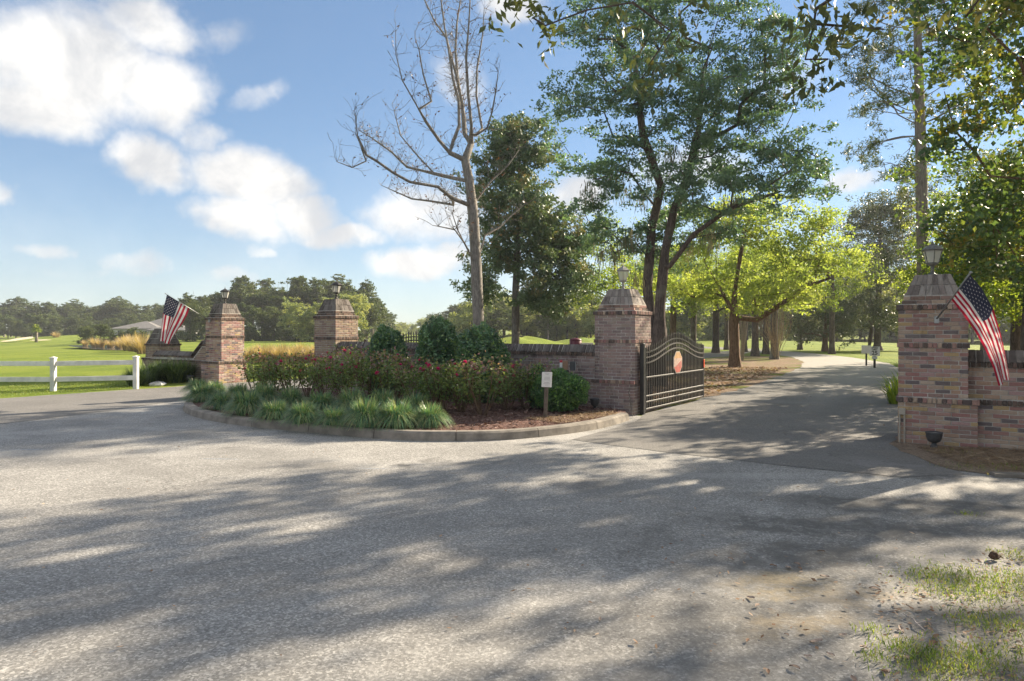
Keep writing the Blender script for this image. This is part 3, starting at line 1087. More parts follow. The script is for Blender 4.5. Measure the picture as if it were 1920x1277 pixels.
def coping(bw, x0, x1, yf, yb, z0, z1, vis='f'):
    """sloped brick coping with a flat ridge"""
    ym = (yf + yb) / 2
    r = .035
    bw.slope([(x0, yf, z0), (x1, yf, z0), (x1, ym - r, z1), (x0, ym - r, z1)], 'coping_brick', 1, .105, vis='f' in vis)
    bw.slope([(x1, yb, z0), (x0, yb, z0), (x0, ym + r, z1), (x1, ym + r, z1)], 'coping_brick', 1, .105, vis=False)


def wall(name, label, origin, length, mkey, yf, thick, plinth, top, test, faces='f', end='', ztop_band=1.285):
    """boundary wall from origin along +x: plinth, ledge band, upper wall, capped with band and sloped coping"""
    root = thing(name, label, 'wall', (origin[0], origin[1], 0), GA)
    bw = Brickwork(root, mkey, faces, 300, 'dark')
    bw.capr = MB()
    bw.test = test
    yb = yf + thick
    pf, pb = yf - plinth, yb + plinth
    fb = 'fb' + end
    core = MB().box((length / 2, (pf + pb) / 2, .30), (length - .01, pb - pf - .014, .95)).box((length / 2, (yf + yb) / 2, 1.06), (length - .01, thick - .014, .59))
    # sort so that the pieces in view are laid first
    bw.band(0, length, yf, yb, ztop_band, ztop_band + .085, .03, faces=fb)
    coping(bw, 0, length, yf - .02, yb + .02, ztop_band + .09, top)
    bw.band(0, length, pf, pb, .69, .778, .02, faces=fb)
    bw.tier(0, length, yf, yb, .78, ztop_band, faces=fb)
    bw.tier(0, length, pf, pb, -.12, .69, faces=fb)
    e = .02
    ym = (yf + yb) / 2
    core.add([(0.01, yf + e - .02, ztop_band + .07), (length - .01, yf + e - .02, ztop_band + .07), (length - .01, yb, ztop_band + .07), (0.01, yb, ztop_band + .07),
              (.01, ym - .03, top - .012), (length - .01, ym - .03, top - .012), (length - .01, ym + .03, top - .012), (.01, ym + .03, top - .012)],
             [(0, 3, 2, 1), (4, 5, 6, 7), (0, 1, 5, 4), (1, 2, 6, 5), (2, 3, 7, 6), (3, 0, 4, 7)])
    core.build('mortar_core', M['mortar'], root)
    bw.finish()
    return root


# wall behind the island bed, wall at the right edge
o_ = U(P2, .465)
Lw = (Vector(PG) - Vector(o_)).length - .495
wall('brick_wall', 'low mauve brick wall with sloped coping behind the rose bed', o_, Lw, 'mauve', -.40, .30, .15, 1.55,
     lambda c: c[0] > Lw - (4.6 if c[2] > .72 else 1.6))
o_ = U(PR, .495)
wall('brick_wall', 'mossy brick wall running off from the pillar at the right edge', o_, 4.2, 'tan', -.30, .30, .13, 1.57, lambda c: c[0] < 1.75)


def wing_wall():
    """stepped wall between the sunlit pillar and the short pillar: high by the pillar, raking down to a low run"""
    root = thing('brick_wall', 'stepped brick wall raking down from the flag pillar to the short pillar', 'wall', (P3[0], P3[1], 0), GA)
    bw = Brickwork(root, 'brown', 'f', 300, 'dark')
    bw.capr = MB()
    x1 = -.465
    x0 = -4.3
    yf, yb = -.16, .16
    pf, pb = -.30, .30
    hi0, lo0 = -1.10, -1.75
    core = MB().box(((x0 + x1) / 2, 0, .30), (x1 - x0, .585, .95)).box(((x0 + lo0) / 2, 0, .82), (lo0 - x0 - .02, .30, .16)).box(((hi0 + x1) / 2, 0, 1.06), (x1 - hi0, .30, .55))
    core.prism([(0, 0)] * 0 or [(lo0, yf + .01), (hi0, yf + .01), (hi0, yb - .01), (lo0, yb - .01)], .76, .80)
    core.add([(lo0, yf + .01, .79), (hi0, yf + .01, .79), (hi0, yf + .01, 1.33), (lo0, yb - .01, .79), (hi0, yb - .01, .79), (hi0, yb - .01, 1.33)],
             [(0, 1, 2), (5, 4, 3), (0, 2, 5, 3)])
    bw.band(x0, x1, pf, pb, .69, .778, .02, 'fb')
    bw.band(hi0, x1, yf, yb, 1.285, 1.37, .03, 'fb')
    coping(bw, hi0, x1, yf - .03, yb + .03, 1.374, 1.58)
    bw.band(x0, lo0, yf, yb, .84, .915, .03, 'fb')
    coping(bw, x0, lo0, yf - .04, yb + .04, .92, 1.08)
    # raking coping
    a = Vector((lo0, 0, .92))
    b2 = Vector((hi0, 0, 1.44))
    d = (b2 - a)
    nr = Vector((-d.z, 0, d.x)).normalized()
    n = 8
    for k in range(n):
        p, q = a.lerp(b2, (k + .04) / n), a.lerp(b2, (k + .96) / n)
        V = [(p.x, yf - .06, p.z), (q.x, yf - .06, q.z), (q.x, yb + .06, q.z), (p.x, yb + .06, p.z)]
        Vt = [(p.x + nr.x * .10, yf + .02, p.z + nr.z * .10), (q.x + nr.x * .10, yf + .02, q.z + nr.z * .10), (q.x + nr.x * .10, yb - .02, q.z + nr.z * .10), (p.x + nr.x * .10, yb - .02, p.z + nr.z * .10)]
        MB().add(V + Vt, [(0, 3, 2, 1), (4, 5, 6, 7), (0, 1, 5, 4), (1, 2, 6, 5), (2, 3, 7, 6), (3, 0, 4, 7)]).build('coping_brick', M['capdark0'], root)
    # courses under the rake
    z = .78
    k = 0
    while z < 1.24:
        xs_ = lo0 + (z - .78) / (1.33 - .78) * (hi0 - lo0) + .10
        bw.course(xs_, x1, yf, yb, z, .0677, odd=k % 2, faces='fb')
        z += .0677
        k += 1
    bw.tier(x0, x1, pf, pb, -.12, .69, faces='fb')
    core.build('mortar_core', M['mortar'], root)
    bw.finish()


wing_wall()

# ------------------------------------------------------------------ iron gates
def gate(name, label, hinge, ang, L=3.72, plaque=True, nail=True):
    """arched iron gate leaf; local x runs along the leaf from its hinge"""
    root = thing(name, label, 'gate', (hinge[0], hinge[1], 0), ang, 'iron gate leaves')
    def bump(x):
        t = x / L
        return .5 - .5 * math.cos(2 * math.pi * t)
    def top(x):
        return 1.43 + .30 * bump(x) ** 1.15
    # hinge post and end stile
    MB().bbox((-.10, 0, .78), (.10, .10, 1.62), .008).build('hinge_post', M['iron'], root)
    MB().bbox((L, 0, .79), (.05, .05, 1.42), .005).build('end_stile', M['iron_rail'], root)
    MB().bbox((.03, 0, .79), (.05, .05, 1.42), .005).build('end_stile', M['iron'], root)
    for z in (.45, 1.25):
        MB().tube([(-.035, 0, z - .06), (-.035, 0, z + .06)], .02, 8).build('hinge', M['iron'], root)
    for z in (.11, .27, .40, .82):
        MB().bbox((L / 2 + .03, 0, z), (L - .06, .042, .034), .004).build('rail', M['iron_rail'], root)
    for off in (-.16, -.28, -.045):
        n = 28
        V, Fc = [], []
        for i in range(n + 1):
            x = .05 + (L - .07) * i / n
            z = top(x) + off
            for (yy, zz) in ((-.021, -.016), (.021, -.016), (.021, .016), (-.021, .016)):
                V.append((x, yy, z + zz))
        for i in range(n):
            for q in range(4):
                Fc.append((i * 4 + q, i * 4 + (q + 1) % 4, i * 4 + 4 + (q + 1) % 4, i * 4 + 4 + q))
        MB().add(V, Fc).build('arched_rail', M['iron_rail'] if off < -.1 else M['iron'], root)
    n = 37
    for i in range(1, n):
        x = .03 + (L - .03) * i / n
        h = top(x) + .06
        mb = MB().box((0, 0, (.11 + h) / 2), (.025, .025, h - .11))
        mb.add([(-.014, -.014, h), (.014, -.014, h), (.014, .014, h), (-.014, .014, h), (0, 0, h + .075), (0, 0, h - .02)],
               [(0, 1, 4), (1, 2, 4), (2, 3, 4), (3, 0, 4), (1, 0, 5), (2, 1, 5), (3, 2, 5), (0, 3, 5)])
        o = mb.build('picket', M['iron'], root)
        o.location = (x, 0, 0)
    if plaque:
        c = (L * .5, -.04, 1.095)
        r = .29
        oc = [(c[0] + r * math.cos(R(22.5 + 45 * k)), c[2] + r * math.sin(R(22.5 + 45 * k))) for k in range(8)]
        def clip(lo, hi, s=1.0, y=0.0, name='plaque', mat=None, th=.012):
            # octagon slab cut between two heights
            P = [((x - c[0]) * s, (z - c[2]) * s) for x, z in oc]
            for (sg, lim) in ((1, lo), (-1, hi)):
                Q = []
                for i in range(len(P)):
                    a, b = P[i], P[(i + 1) % len(P)]
                    ia, ib = sg * (a[1] - lim) >= 0, sg * (b[1] - lim) >= 0
                    if ia:
                        Q.append(a)
                    if ia != ib:
                        t = (lim - a[1]) / (b[1] - a[1])
                        Q.append((a[0] + (b[0] - a[0]) * t, lim))
                P = Q
            V = [(c[0] + x, c[1] + y, c[2] + z) for x, z in P] + [(c[0] + x, c[1] + y + th, c[2] + z) for x, z in P]
            n_ = len(P)
            fs = [tuple(range(n_)), tuple(range(n_, 2 * n_))[::-1]] + [(i, n_ + i, n_ + (i + 1) % n_, (i + 1) % n_) for i in range(n_)]
            return MB().add(V, fs)
        pb = clip(-1, 1).build('plaque', plain('plaque_rim', (.46, .42, .36), .6), root)
        clip(.10, 1, .93, -.004).build('plaque_sky', plain('plaque_ochre', (.46, .27, .12), .7), pb)
        clip(-.10, .097, .93, -.004).build('plaque_middle', plain('plaque_cream', (.44, .31, .25), .7, var=.25), pb)
        clip(-1, -.103, .93, -.004).build('plaque_base', plain('plaque_red', (.40, .085, .06), .7), pb)
        V = [(c[0] - .16, c[1] - .006, c[2] - .10), (c[0] + .24, c[1] - .006, c[2] - .10), (c[0] + .22, c[1] - .006, c[2] + .05)]
        MB().add(V, [(0, 1, 2)]).build('plaque_sail', plain('plaque_red_sail', (.37, .11, .085), .7), pb)
        MB().bbox((L - .01, -.035, .99), (.06, .012, .22), .003).build('reflector', plain('orange_reflector', (.75, .09, .02), .35), root)
    return root


gate('iron_gate', 'black arched iron gate with spear pickets and octagonal plaque', (2.97, 14.95), math.atan2(3.05, 2.2))
gate('iron_gate', 'black iron gate leaf whose spear tips show above the island wall', U(P2, .62, .75), GA + .12, 3.4, plaque=False)

# ------------------------------------------------------------------ lanterns on the pillars
def lantern(label, loc, m_body, s=1.0, rz=.2):
    root = thing('lantern', label, 'lantern', (loc[0], loc[1], 2.828), rz, 'pillar lanterns')
    MB().lathe([(.075 * s, 0), (.075 * s, .012), (.045 * s, .025), (.028 * s, .05), (.022 * s, .11), (.034 * s, .125), (.022 * s, .14), (.03 * s, .165)], 12).build('base', m_body, root, True)
    MB().lathe([(.03 * s, .163), (.075 * s, .185), (.095 * s, .205), (.085 * s, .212)], 12).build('cup', m_body, root, True)
    r0, r1, z0, z1 = .085 * s, .135 * s, .212, .425
    n = 6
    fr = MB()
    for k in range(n):
        a0, a1 = 2 * math.pi * k / n, 2 * math.pi * (k + 1) / n
        fr.tube([(r0 * math.cos(a0), r0 * math.sin(a0), z0), (r1 * math.cos(a0), r1 * math.sin(a0), z1)], .0075, 5)
        fr.tube([(r1 * math.cos(a0), r1 * math.sin(a0), z1), (r1 * math.cos(a1), r1 * math.sin(a1), z1)], .010, 5)
        fr.tube([(r0 * math.cos(a0), r0 * math.sin(a0), z0), (r0 * math.cos(a1), r0 * math.sin(a1), z0)], .008, 5)
        q = .975
        V = [(r0 * q * math.cos(a0), r0 * q * math.sin(a0), z0), (r0 * q * math.cos(a1), r0 * q * math.sin(a1), z0),
             (r1 * q * math.cos(a1), r1 * q * math.sin(a1), z1), (r1 * q * math.cos(a0), r1 * q * math.sin(a0), z1)]
        MB().add(V, [(0, 1, 2, 3)]).build('pane', M['glass'], root)
    fr.build('frame', m_body, root)
    MB().lathe([(.155 * s, .425), (.160 * s, .437), (.140 * s, .455), (.105 * s, .49), (.060 * s, .515), (.030 * s, .53)], 6).build('roof', m_body, root)
    MB().lathe([(.03 * s, .53), (.012 * s, .545), (.018 * s, .56), (.008 * s, .575), (.004 * s, .615)], 8).build('finial', m_body, root, True)
    for k in range(3):
        a = 2 * math.pi * k / 3
        MB().tube([(.028 * math.cos(a), .028 * math.sin(a), .21), (.028 * math.cos(a), .028 * math.sin(a), .33)], [.011, .010], 6).build('candle', M['beige'], root)
    return root


lantern('grey bronze lantern on top of the pillar by the right edge', PR, plain('lamp_bronze_grey', (.14, .14, .125), .55, .2, var=.35, scale=20), 1.12)
lantern('pale weathered lantern on the pink gate pillar', PG, M['lamp_grey'], 1.05, .35)
lantern('dark bronze lantern on the pillar behind the rose bed', P2, M['bronze'], 1.15, .1)
lantern('dark lantern on the sunlit pillar with the flag', P3, M['bronze'], 1.1, .5)

# ------------------------------------------------------------------ flags
def flag(label, plabel, br, tip, f0, f1, path, seed, folds, wn):
    """flag on a raked pole; hoist runs from fraction f0 (canton end) to f1 along the pole, fly follows the path offsets"""
    br, tip = Vector(br), Vector(tip)
    ax = (tip - br).normalized()
    pole = thing('flag_pole', plabel, 'flag pole', tuple(br), 0, 'raked flag poles')
    MB().tube([ax * -.02, tip - br], [.014, .011], 8).build('shaft', M['steel'], pole, True)
    MB().lathe([(.0, -.02), (.018, -.012), (.022, 0), (.018, .012), (.0, .02)], 10, tuple(tip - br)).build('finial', M['steel'], pole, True)
    MB().bbox((0, 0, -.01), (.07, .06, .12), .006, GA).build('bracket', M['steel'], pole)
    NU, NV = 48, 26
    hoist = lambda v: br.lerp(tip, f0 + (f1 - f0) * v)
    us = np.linspace(0, 1, NU + 1)
    V = []
    P = np.array(path)
    ts = np.linspace(0, 1, len(P))
    for i, u in enumerate(us):
        off = Vector((np.interp(u, ts, P[:, 0]), np.interp(u, ts, P[:, 1]), np.interp(u, ts, P[:, 2])))
        sq = np.interp(u, ts, P[:, 3])
        mid = hoist(.5)
        for j in range(NV + 1):
            v = j / NV
            h = mid + (hoist(v) - mid) * sq
            ph = folds * v * 2 * math.pi + seed + u * 1.7
            amp = .075 * (u ** .8) * (1 + .3 * math.sin(3 * u + seed))
            wv = Vector(wn) * math.sin(ph) * amp + Vector((0, 0, 1)) * math.cos(ph * .7) * amp * .25
            V.append(h + off + wv)
    Fc, mi = [], []
    for i in range(NU):
        for j in range(NV):
            Fc.append((i * (NV + 1) + j, (i + 1) * (NV + 1) + j, (i + 1) * (NV + 1) + j + 1, i * (NV + 1) + j + 1))
            st = min(12, j // 2)
            can = j >= 12 and i < NU * .4 and True
            mi.append(2 if (st <= 6 and False) else 0)
            # stripes counted from the top (canton edge, v = 0)
            if st < 7 and i < int(NU * .4):
                mi[-1] = 2
            else:
                mi[-1] = 0 if st % 2 == 0 else 1
    mb = MB()
    mb.v = [tuple(v) for v in V]
    mb.f = Fc
    mb.m = mi
    # stars
    def Pt(u, v):
        x, y = u * NU, v * NV
        i, j = min(int(x), NU - 1), min(int(y), NV - 1)
        a, b_ = x - i, y - j
        g = lambda p, q: Vector(V[p * (NV + 1) + q])
        p = g(i, j) * (1 - a) * (1 - b_) + g(i + 1, j) * a * (1 - b_) + g(i, j + 1) * (1 - a) * b_ + g(i + 1, j + 1) * a * b_
        n = (g(i + 1, j) - g(i, j)).cross(g(i, j + 1) - g(i, j)).normalized()
        return p, n
    for sgn in (1, -1):
        for r_ in range(9):
            for c_ in range(6 if r_ % 2 == 0 else 5):
                u = (.4 / 12) * (1 + 2 * c_ + (0 if r_ % 2 == 0 else 1))
                v = (7 / 13) / 10 * (r_ + 1)
                vs = []
                for k in range(10):
                    rr = (.017 if k % 2 == 0 else .008)
                    a = math.pi / 2 + k * math.pi / 5
                    p, n = Pt(max(.002, min(.4, u + rr / 1.52 * math.cos(a))), max(.002, min(.999, v - rr / .91 * math.sin(a))))
                    vs.append(p + n * .004 * sgn)
                mb.add(vs, [tuple(range(10))], 1)
    me = mb.mesh('flag_cloth', True)
    for m_ in ('fred', 'fwhite', 'fblue'):
        me.materials.append(M[m_])
    fl = link('flag', me)
    tag(fl, label, 'flag', 'stars and stripes flags')
    return fl


# right: hoist along the raked pole, fly hanging down and out to the right
flag('striped flag with stars hanging from the right pillar, trailing over the wall', 'silver flag pole on the pillar by the right edge',
     (6.93, 10.88, 2.07), (6.42, 9.33, 2.70), .97, .46,
     [(0, 0, 0, 1), (.18, 0, -.22, 1.02), (.36, .0, -.50, .95), (.50, .02, -.79, .78), (.62, .05, -1.08, .62), (.73, .10, -1.38, .52)], .6, 1.7, (.35, .9, .1))
flag('striped flag with stars hanging from the sunlit pillar on the left', 'silver flag pole leaning out from the sunlit pillar',
     (-10.72, 23.62, 2.23), (-11.58, 22.28, 3.10), .97, .47,
     [(0, 0, 0, 1), (-.10, 0, -.28, .96), (-.22, .03, -.57, .82), (-.33, .05, -.86, .62), (-.42, .06, -1.13, .45), (-.49, .06, -1.39, .32)], 2.2, 1.9, (.5, .8, .05))

# ------------------------------------------------------------------ white fence
fence = thing('white_fence', 'white two rail fence along the golf lawn', 'fence', (-16, 20.6, 0))
fy = 20.6
for px_ in (-180, 100, 263):
    x = (px_ - 960) / F * (fy if px_ < 200 else 21.6) + 16
    dy = 0 if px_ < 200 else .75
    p_ = MB().bbox((x, dy, .50), (.135, .135, 1.02), .008).build('post', M['white_paint'], fence)
    MB().add([(x - .08, dy - .08, 1.01), (x + .08, dy - .08, 1.01), (x + .08, dy + .08, 1.01), (x - .08, dy + .08, 1.01), (x - .08, dy - .08, 1.035), (x + .08, dy - .08, 1.035), (x + .08, dy + .08, 1.035), (x - .08, dy + .08, 1.035), (x, dy, 1.075)],
             [(0, 3, 2, 1), (0, 1, 5, 4), (1, 2, 6, 5), (2, 3, 7, 6), (3, 0, 4, 7), (4, 5, 8), (5, 6, 8), (6, 7, 8), (7, 4, 8)]).build('post_cap', M['white_paint'], p_)
xa, xb, xc = [(q - 960) / F * (fy if q < 200 else 21.6) + 16 for q in (-180, 100, 263)]
for z in (.36, .85):
    for (a, b, ya, yb) in ((xa, xb, 0, 0), (xb, xc, 0, .75)):
        d = Vector((b - a, yb - ya, 0))
        MB().bbox(((a + b) / 2, (ya + yb) / 2, z), (d.length - .13, .04, .15), .006, math.atan2(d.y, d.x)).build('rail', M['white_paint'], fence)

# ------------------------------------------------------------------ up-lights, conduit, call box, signs
def uplight(label, x, y, s=1.0, z=0.0):
    root = thing('ground_light', label, 'light', (x, y, z), 0, 'ground up-lights')
    MB().lathe([(.05 * s, 0), (.055 * s, .02), (.035 * s, .06), (.035 * s, .10)], 14).build('stem', M['grey_fix'], root, True)
    MB().lathe([(.045 * s, .09), (.085 * s, .115), (.105 * s, .17), (.112 * s, .235), (.118 * s, .245), (.118 * s, .262), (.108 * s, .262), (.10 * s, .25)], 18).build('bowl', M['grey_fix'], root, True)
    MB().lathe([(.099 * s, .247), (.001, .252)], 18).build('lens', M['glass'], root)


q = U(PR, .02, -.86)
uplight('grey bowl up-light at the foot of the right pillar', q[0], q[1], 1.05)
q = U(PG, -.32, -.86)
uplight('dark bowl up-light in the bed by the gate pillar', q[0], q[1], .9, .10)
q = U(P3, -.85, -.80)
uplight('grey round up-light beside the dark grass at the sunlit pillar', q[0], q[1], 1.15)

cd = thing('conduit_box', 'beige outlet box on a conduit down the right pillar corner', 'electrical box', (*U(PR, -.43, -.61), 0), GA)
MB().bbox((0, 0, .535), (.10, .05, .11), .006).build('box', M['beige'], cd)
MB().tube([(-.035, 0, .0), (-.035, 0, .49)], .014, 8).build('pipe', M['beige'], cd)
MB().tube([(.035, 0, .0), (.035, 0, .49)], .014, 8).build('pipe', M['beige'], cd)

wv = MB().tube([(0, 0, .62), (-.02, -.03, .50), (.01, -.03, .40), (.03, -.02, .20), (.07, -.06, .06), (.10, -.10, .0)], .011, 6)
o = wv.build('loose_cable', M['wire'])
o.location = (*U(PG, .42, -.615), 0)
o.rotation_euler[2] = GA
tag(o, 'loose grey cable hanging from the gate pillar corner to the kerb', 'cable')

# call box on a post behind the clipped bush
c_ = at(1064, 700, 15.1)
cb = thing('call_box', 'gate call box with tan and dark housings behind the clipped bush', 'call box', (c_.x, c_.y, .12), -.1)
MB().tube([(0, 0, 0), (0, 0, .86)], .03, 8).build('post', M['grey_fix'], cb)
MB().bbox((-.05, 0, .975), (.12, .14, .20), .006).build('housing', plain('tan_housing', (.28, .17, .11), .6), cb)
MB().bbox((.115, 0, .955), (.12, .16, .20), .006).build('housing', M['grey_fix'], cb)
MB().bbox((.185, -.01, .945), (.014, .14, .17), .003).build('face_plate', M['steel'], cb)
MB().bbox((-.145, -.01, .955), (.06, .10, .16), .004).build('label_plate', M['white_paint'], cb)
MB().bbox((-.145, -.01, 1.06), (.062, .10, .05), .004).build('warning_strip', plain('red_plastic', (.55, .03, .05), .5), cb)

# notice on a slightly leaning timber post
c_ = gp(1022, 786, .12)
ns = thing('notice_sign', 'small white notice on a weathered timber post at the kerb', 'sign', (c_[0], c_[1], .11), .05)
ns.rotation_euler = (0, R(2.2), .05)
MB().bbox((0, 0, .50), (.075, .055, 1.02), .004).build('post', M['wood_post'], ns)
MB().box((.03, 0, 1.03), (.065, .05, .14), 0, 0, Matrix.Rotation(R(22), 3, 'Y')).build('post_tip', M['wood_post'], ns)
pn = MB().bbox((0.0, -.037, .80), (.20, .012, .30), .003).build('panel', plain('sign_white', (.74, .73, .70), .5, var=.03), ns)
ln = MB()
for k, wq in enumerate((.10, .07, .0, .12, .11, .12, .0, .10, .13, .06)):
    if wq:
        ln.box((0, -.0445, .925 - k * .026), (wq, .0015, .006))
ln.build('printed_lines', plain('faded_ink', (.40, .38, .36), .7), pn)


def text_mesh(name, body, size, mat, parent, loc, rot=(R(90), 0, 0)):
    cu = bpy.data.curves.new(name, 'FONT')
    cu.body = body
    cu.size = size
    cu.align_x = 'CENTER'
    cu.align_y = 'CENTER'
    cu.extrude = .001
    cu.offset = size * .02
    tmp = bpy.data.objects.new(name, cu)
    COL.objects.link(tmp)
    bpy.context.view_layer.update()
    me = bpy.data.meshes.new_from_object(tmp.evaluated_get(bpy.context.evaluated_depsgraph_get()))
    bpy.data.objects.remove(tmp)
    o = link(name, me, None, parent)
    me.materials.clear()
    me.materials.append(mat)
    o.location = loc
    o.rotation_euler = rot
    return o


M['ink'] = plain('black_ink', (.015, .015, .015), .6, var=.02)
g_ = gp(1640, 690)
sp = thing('speed_sign', 'white speed limit 25 sign beside the driveway', 'sign', (g_[0], g_[1], 0), -.35)
MB().bbox((0, .03, .36), (.10, .05, .74), .004).build('post', M['bronze'], sp)
pn = MB().bbox((0, 0, .83), (.46, .012, .46), .004).build('panel', plain('sign_white_b', (.78, .77, .74), .45, var=.03), sp)
text_mesh('lettering', 'SPEED', .105, M['ink'], pn, (0, -.0085, .995))
text_mesh('lettering', 'LIMIT', .105, M['ink'], pn, (0, -.0085, .905))
text_mesh('numerals', '25', .27, M['ink'], pn, (0, -.0085, .735))
MB().bbox((0, -.001, .51), (.24, .012, .14), .003).build('sub_panel', plain('sign_pale', (.62, .62, .60), .5, var=.06), sp)
g_ = gp(1624, 686)
sp = thing('blank_sign', 'pale sign seen faintly beside the speed limit sign', 'sign', (g_[0], g_[1], 0), -.75)
MB().bbox((0, .03, .36), (.08, .05, .74), .004).build('post', M['bronze'], sp)
MB().bbox((0, 0, .86), (.44, .012, .42), .004).build('panel', plain('sign_pale_b', (.66, .65, .62), .5, var=.05), sp)

# course furniture seen over the wall
c_ = at(1079, 640, 34)
br_ = thing('trash_barrel', 'maroon barrel beyond the island wall', 'barrel', (c_.x, c_.y, 0))
MB().lathe([(.24, 0), (.27, .05), (.28, .5), (.30, 1.0), (.31, 1.32), (.29, 1.34)], 18).build('drum', M['maroon'], br_, True)
MB().lathe([(.315, 1.34), (.325, 1.37), (.26, 1.43), (.10, 1.47)], 18).build('lid', M['maroon'], br_, True)
c_ = at(1098, 645, 34)
bn_ = thing('course_bench', 'pale stone bench beside the maroon barrel', 'bench', (c_.x, c_.y, 0))
MB().bbox((0, 0, 1.15), (.75, .4, .14), .01).build('seat', M['stone'], bn_)
for sx in (-.28, .28):
    MB().bbox((sx, 0, .54), (.12, .32, 1.08), .01).build('leg', M['stone'], bn_)

# stone and scraps
st = MB().lathe([(.02, 0), (.20, .01), (.24, .07), (.17, .13), (.03, .15)], 9)
st.v = [(x * 1.2 + random.uniform(-.03, .03), y * .8 + random.uniform(-.03, .03), z + random.uniform(-.015, .02)) for x, y, z in st.v]
o = st.build('pale_stone', M['stone'])
o.location = (*gp(295, 724), 0)
tag(o, 'pale angular stone lying by the dark grass at the lane edge', 'stone')
for (px_, lab, sd) in ((703, 'crumpled orange leaf scrap among the rose stems, the left one', 1), (762, 'crumpled orange and white leaf scrap among rose stems, the right one', 2)):
    r_ = random.Random(sd)
    c_ = at(px_, 737, 13.3)
    root = thing('dead_foliage', lab, 'scrap', (c_.x, c_.y, .15), 0, 'orange scraps in the rose bed')
    for k in range(5):
        a = r_.uniform(0, 6)
        p0 = Vector((0, 0, .02 + k * .05))
        d = Vector((math.cos(a), math.sin(a), r_.uniform(.2, 1.1))).normalized() * r_.uniform(.12, .22)
        s_ = d.cross(Vector((0, 0, 1))).normalized() * .05
        V = [p0, p0 + d * .5 + s_, p0 + d, p0 + d * .5 - s_, p0 + d * .5 + Vector((0, 0, .03))]
        MB().add(V, [(0, 1, 4), (1, 2, 4), (2, 3, 4), (3, 0, 4)]).build('leaf', plain('orange_leaf', (.62, .13, .05), .7) if k < 3 else M['white_paint'], root)

# ------------------------------------------------------------------ tree builder
class Skel:
    def __init__(s):
        s.p, s.par = [], []

    def add(s, p, par):
        s.p.append(np.array(p, float))
        s.par.append(par)
        return len(s.p) - 1

    def chain(s, pts, par=-1, step=.5):
        """polyline with interpolated nodes; returns indices"""
        out = []
        pts = [np.array(q, float) for q in pts]
        if par >= 0:
            pts = [s.p[par]] + pts
        elif pts:
            par = s.add(pts[0], -1)
            out.append(par)
        for a, b in zip(pts[:-1], pts[1:]):
            n = max(1, int(np.linalg.norm(b - a) / step))
            for k in range(1, n + 1):
                par = s.add(a + (b - a) * k / n, par)
                out.append(par)
        return out

    def grow(s, targets, g, step=.55, wig=.07, lift=.25, first=0):
        """join every target to the nearest suitable node"""
        P = np.array(s.p)
        base = P[first:].mean(axis=0) if len(P) else np.zeros(3)
        d0 = np.array([np.min(np.linalg.norm(P[first:] - t, axis=1)) for t in targets])
        for i in np.argsort(d0):
            t = targets[i]
            Q = np.array(s.p)
            v = t - Q
            d = np.linalg.norm(v, axis=1)
            hor = np.linalg.norm(v[:, :2], axis=1)
            cost = d + 1.4 * np.maximum(0, lift * hor - v[:, 2])
            cost[:first] += 6
            k = int(np.argmin(cost))
            a = s.p[k]
            L = d[k]
            n = max(1, int(L / step))
            sag = np.array([0, 0, 1.0]) * L * .12
            par = k
            for j in range(1, n + 1):
                q = j / n
                p = a + (t - a) * q + sag * math.sin(math.pi * q) * (1 - q) + (g.normal(size=3) * wig * L * .5 * (1 - q) if j < n else 0)
                par = s.add(p, par)

    def mesh(s, name, r_base, r_tip, expo=2.2, sides=7, minr=.0, flare=0.0):
        n = len(s.p)
        kids = [[] for _ in range(n)]
        for i, q in enumerate(s.par):
            if q >= 0:
                kids[q].append(i)
        area = np.zeros(n)
        for i in range(n - 1, -1, -1):
            area[i] = sum(area[k] for k in kids[i]) if kids[i] else 1.0
        mx = area.max()
        e = math.log(max(mx, 2)) / math.log(max(r_base / r_tip, 1.5))
        rad = r_tip * area ** (1 / e)
        mb = MB()
        done = set()
        order = [i for i in range(n) if s.par[i] < 0]
        stack = list(order)
        while stack:
            i = stack.pop()
            ch = [i]
            while True:
                ks = kids[ch[-1]]
                if not ks:
                    break
                ks = sorted(ks, key=lambda k: -area[k])
                for k in ks[1:]:
                    stack.append(k)
                ch.append(ks[0])
            pts = [s.p[k] for k in ch]
            rr = [rad[k] for k in ch]
            if s.par[i] >= 0:
                pts = [s.p[s.par[i]]] + pts
                rr = [min(rad[s.par[i]], rr[0] * 1.15)] + rr
            elif flare:
                z0 = pts[0][2]
                rr = [r * (1 + flare * math.exp(-(p[2] - z0) / .35)) for r, p in zip(rr, pts)]
            if len(pts) > 1 and max(rr) > minr:
                mb.tube(pts, rr, sides if max(rr) > .05 else 4, caps=False)
        return mb.mesh(name, True)


def lobes(specs, n, g, shell=.55):
    """n points spread through ellipsoid lobes (x, y, z, rx, ry, rz), biased to their outer part"""
    vol = np.array([(q[3] * q[4] * q[5]) ** .8 for q in specs])
    idx = g.choice(len(specs), size=n, p=vol / vol.sum())
    v = g.normal(size=(n, 3))
    v /= np.linalg.norm(v, axis=1, keepdims=True)
    r = shell + (1 - shell) * g.random((n, 1)) ** .8
    r = np.where(g.random((n, 1)) < .25, g.random((n, 1)) ** .5 * shell, r)
    S = np.array([q[:3] for q in specs])[idx]
    E_ = np.array([q[3:6] for q in specs])[idx]
    return S + v * r * E_


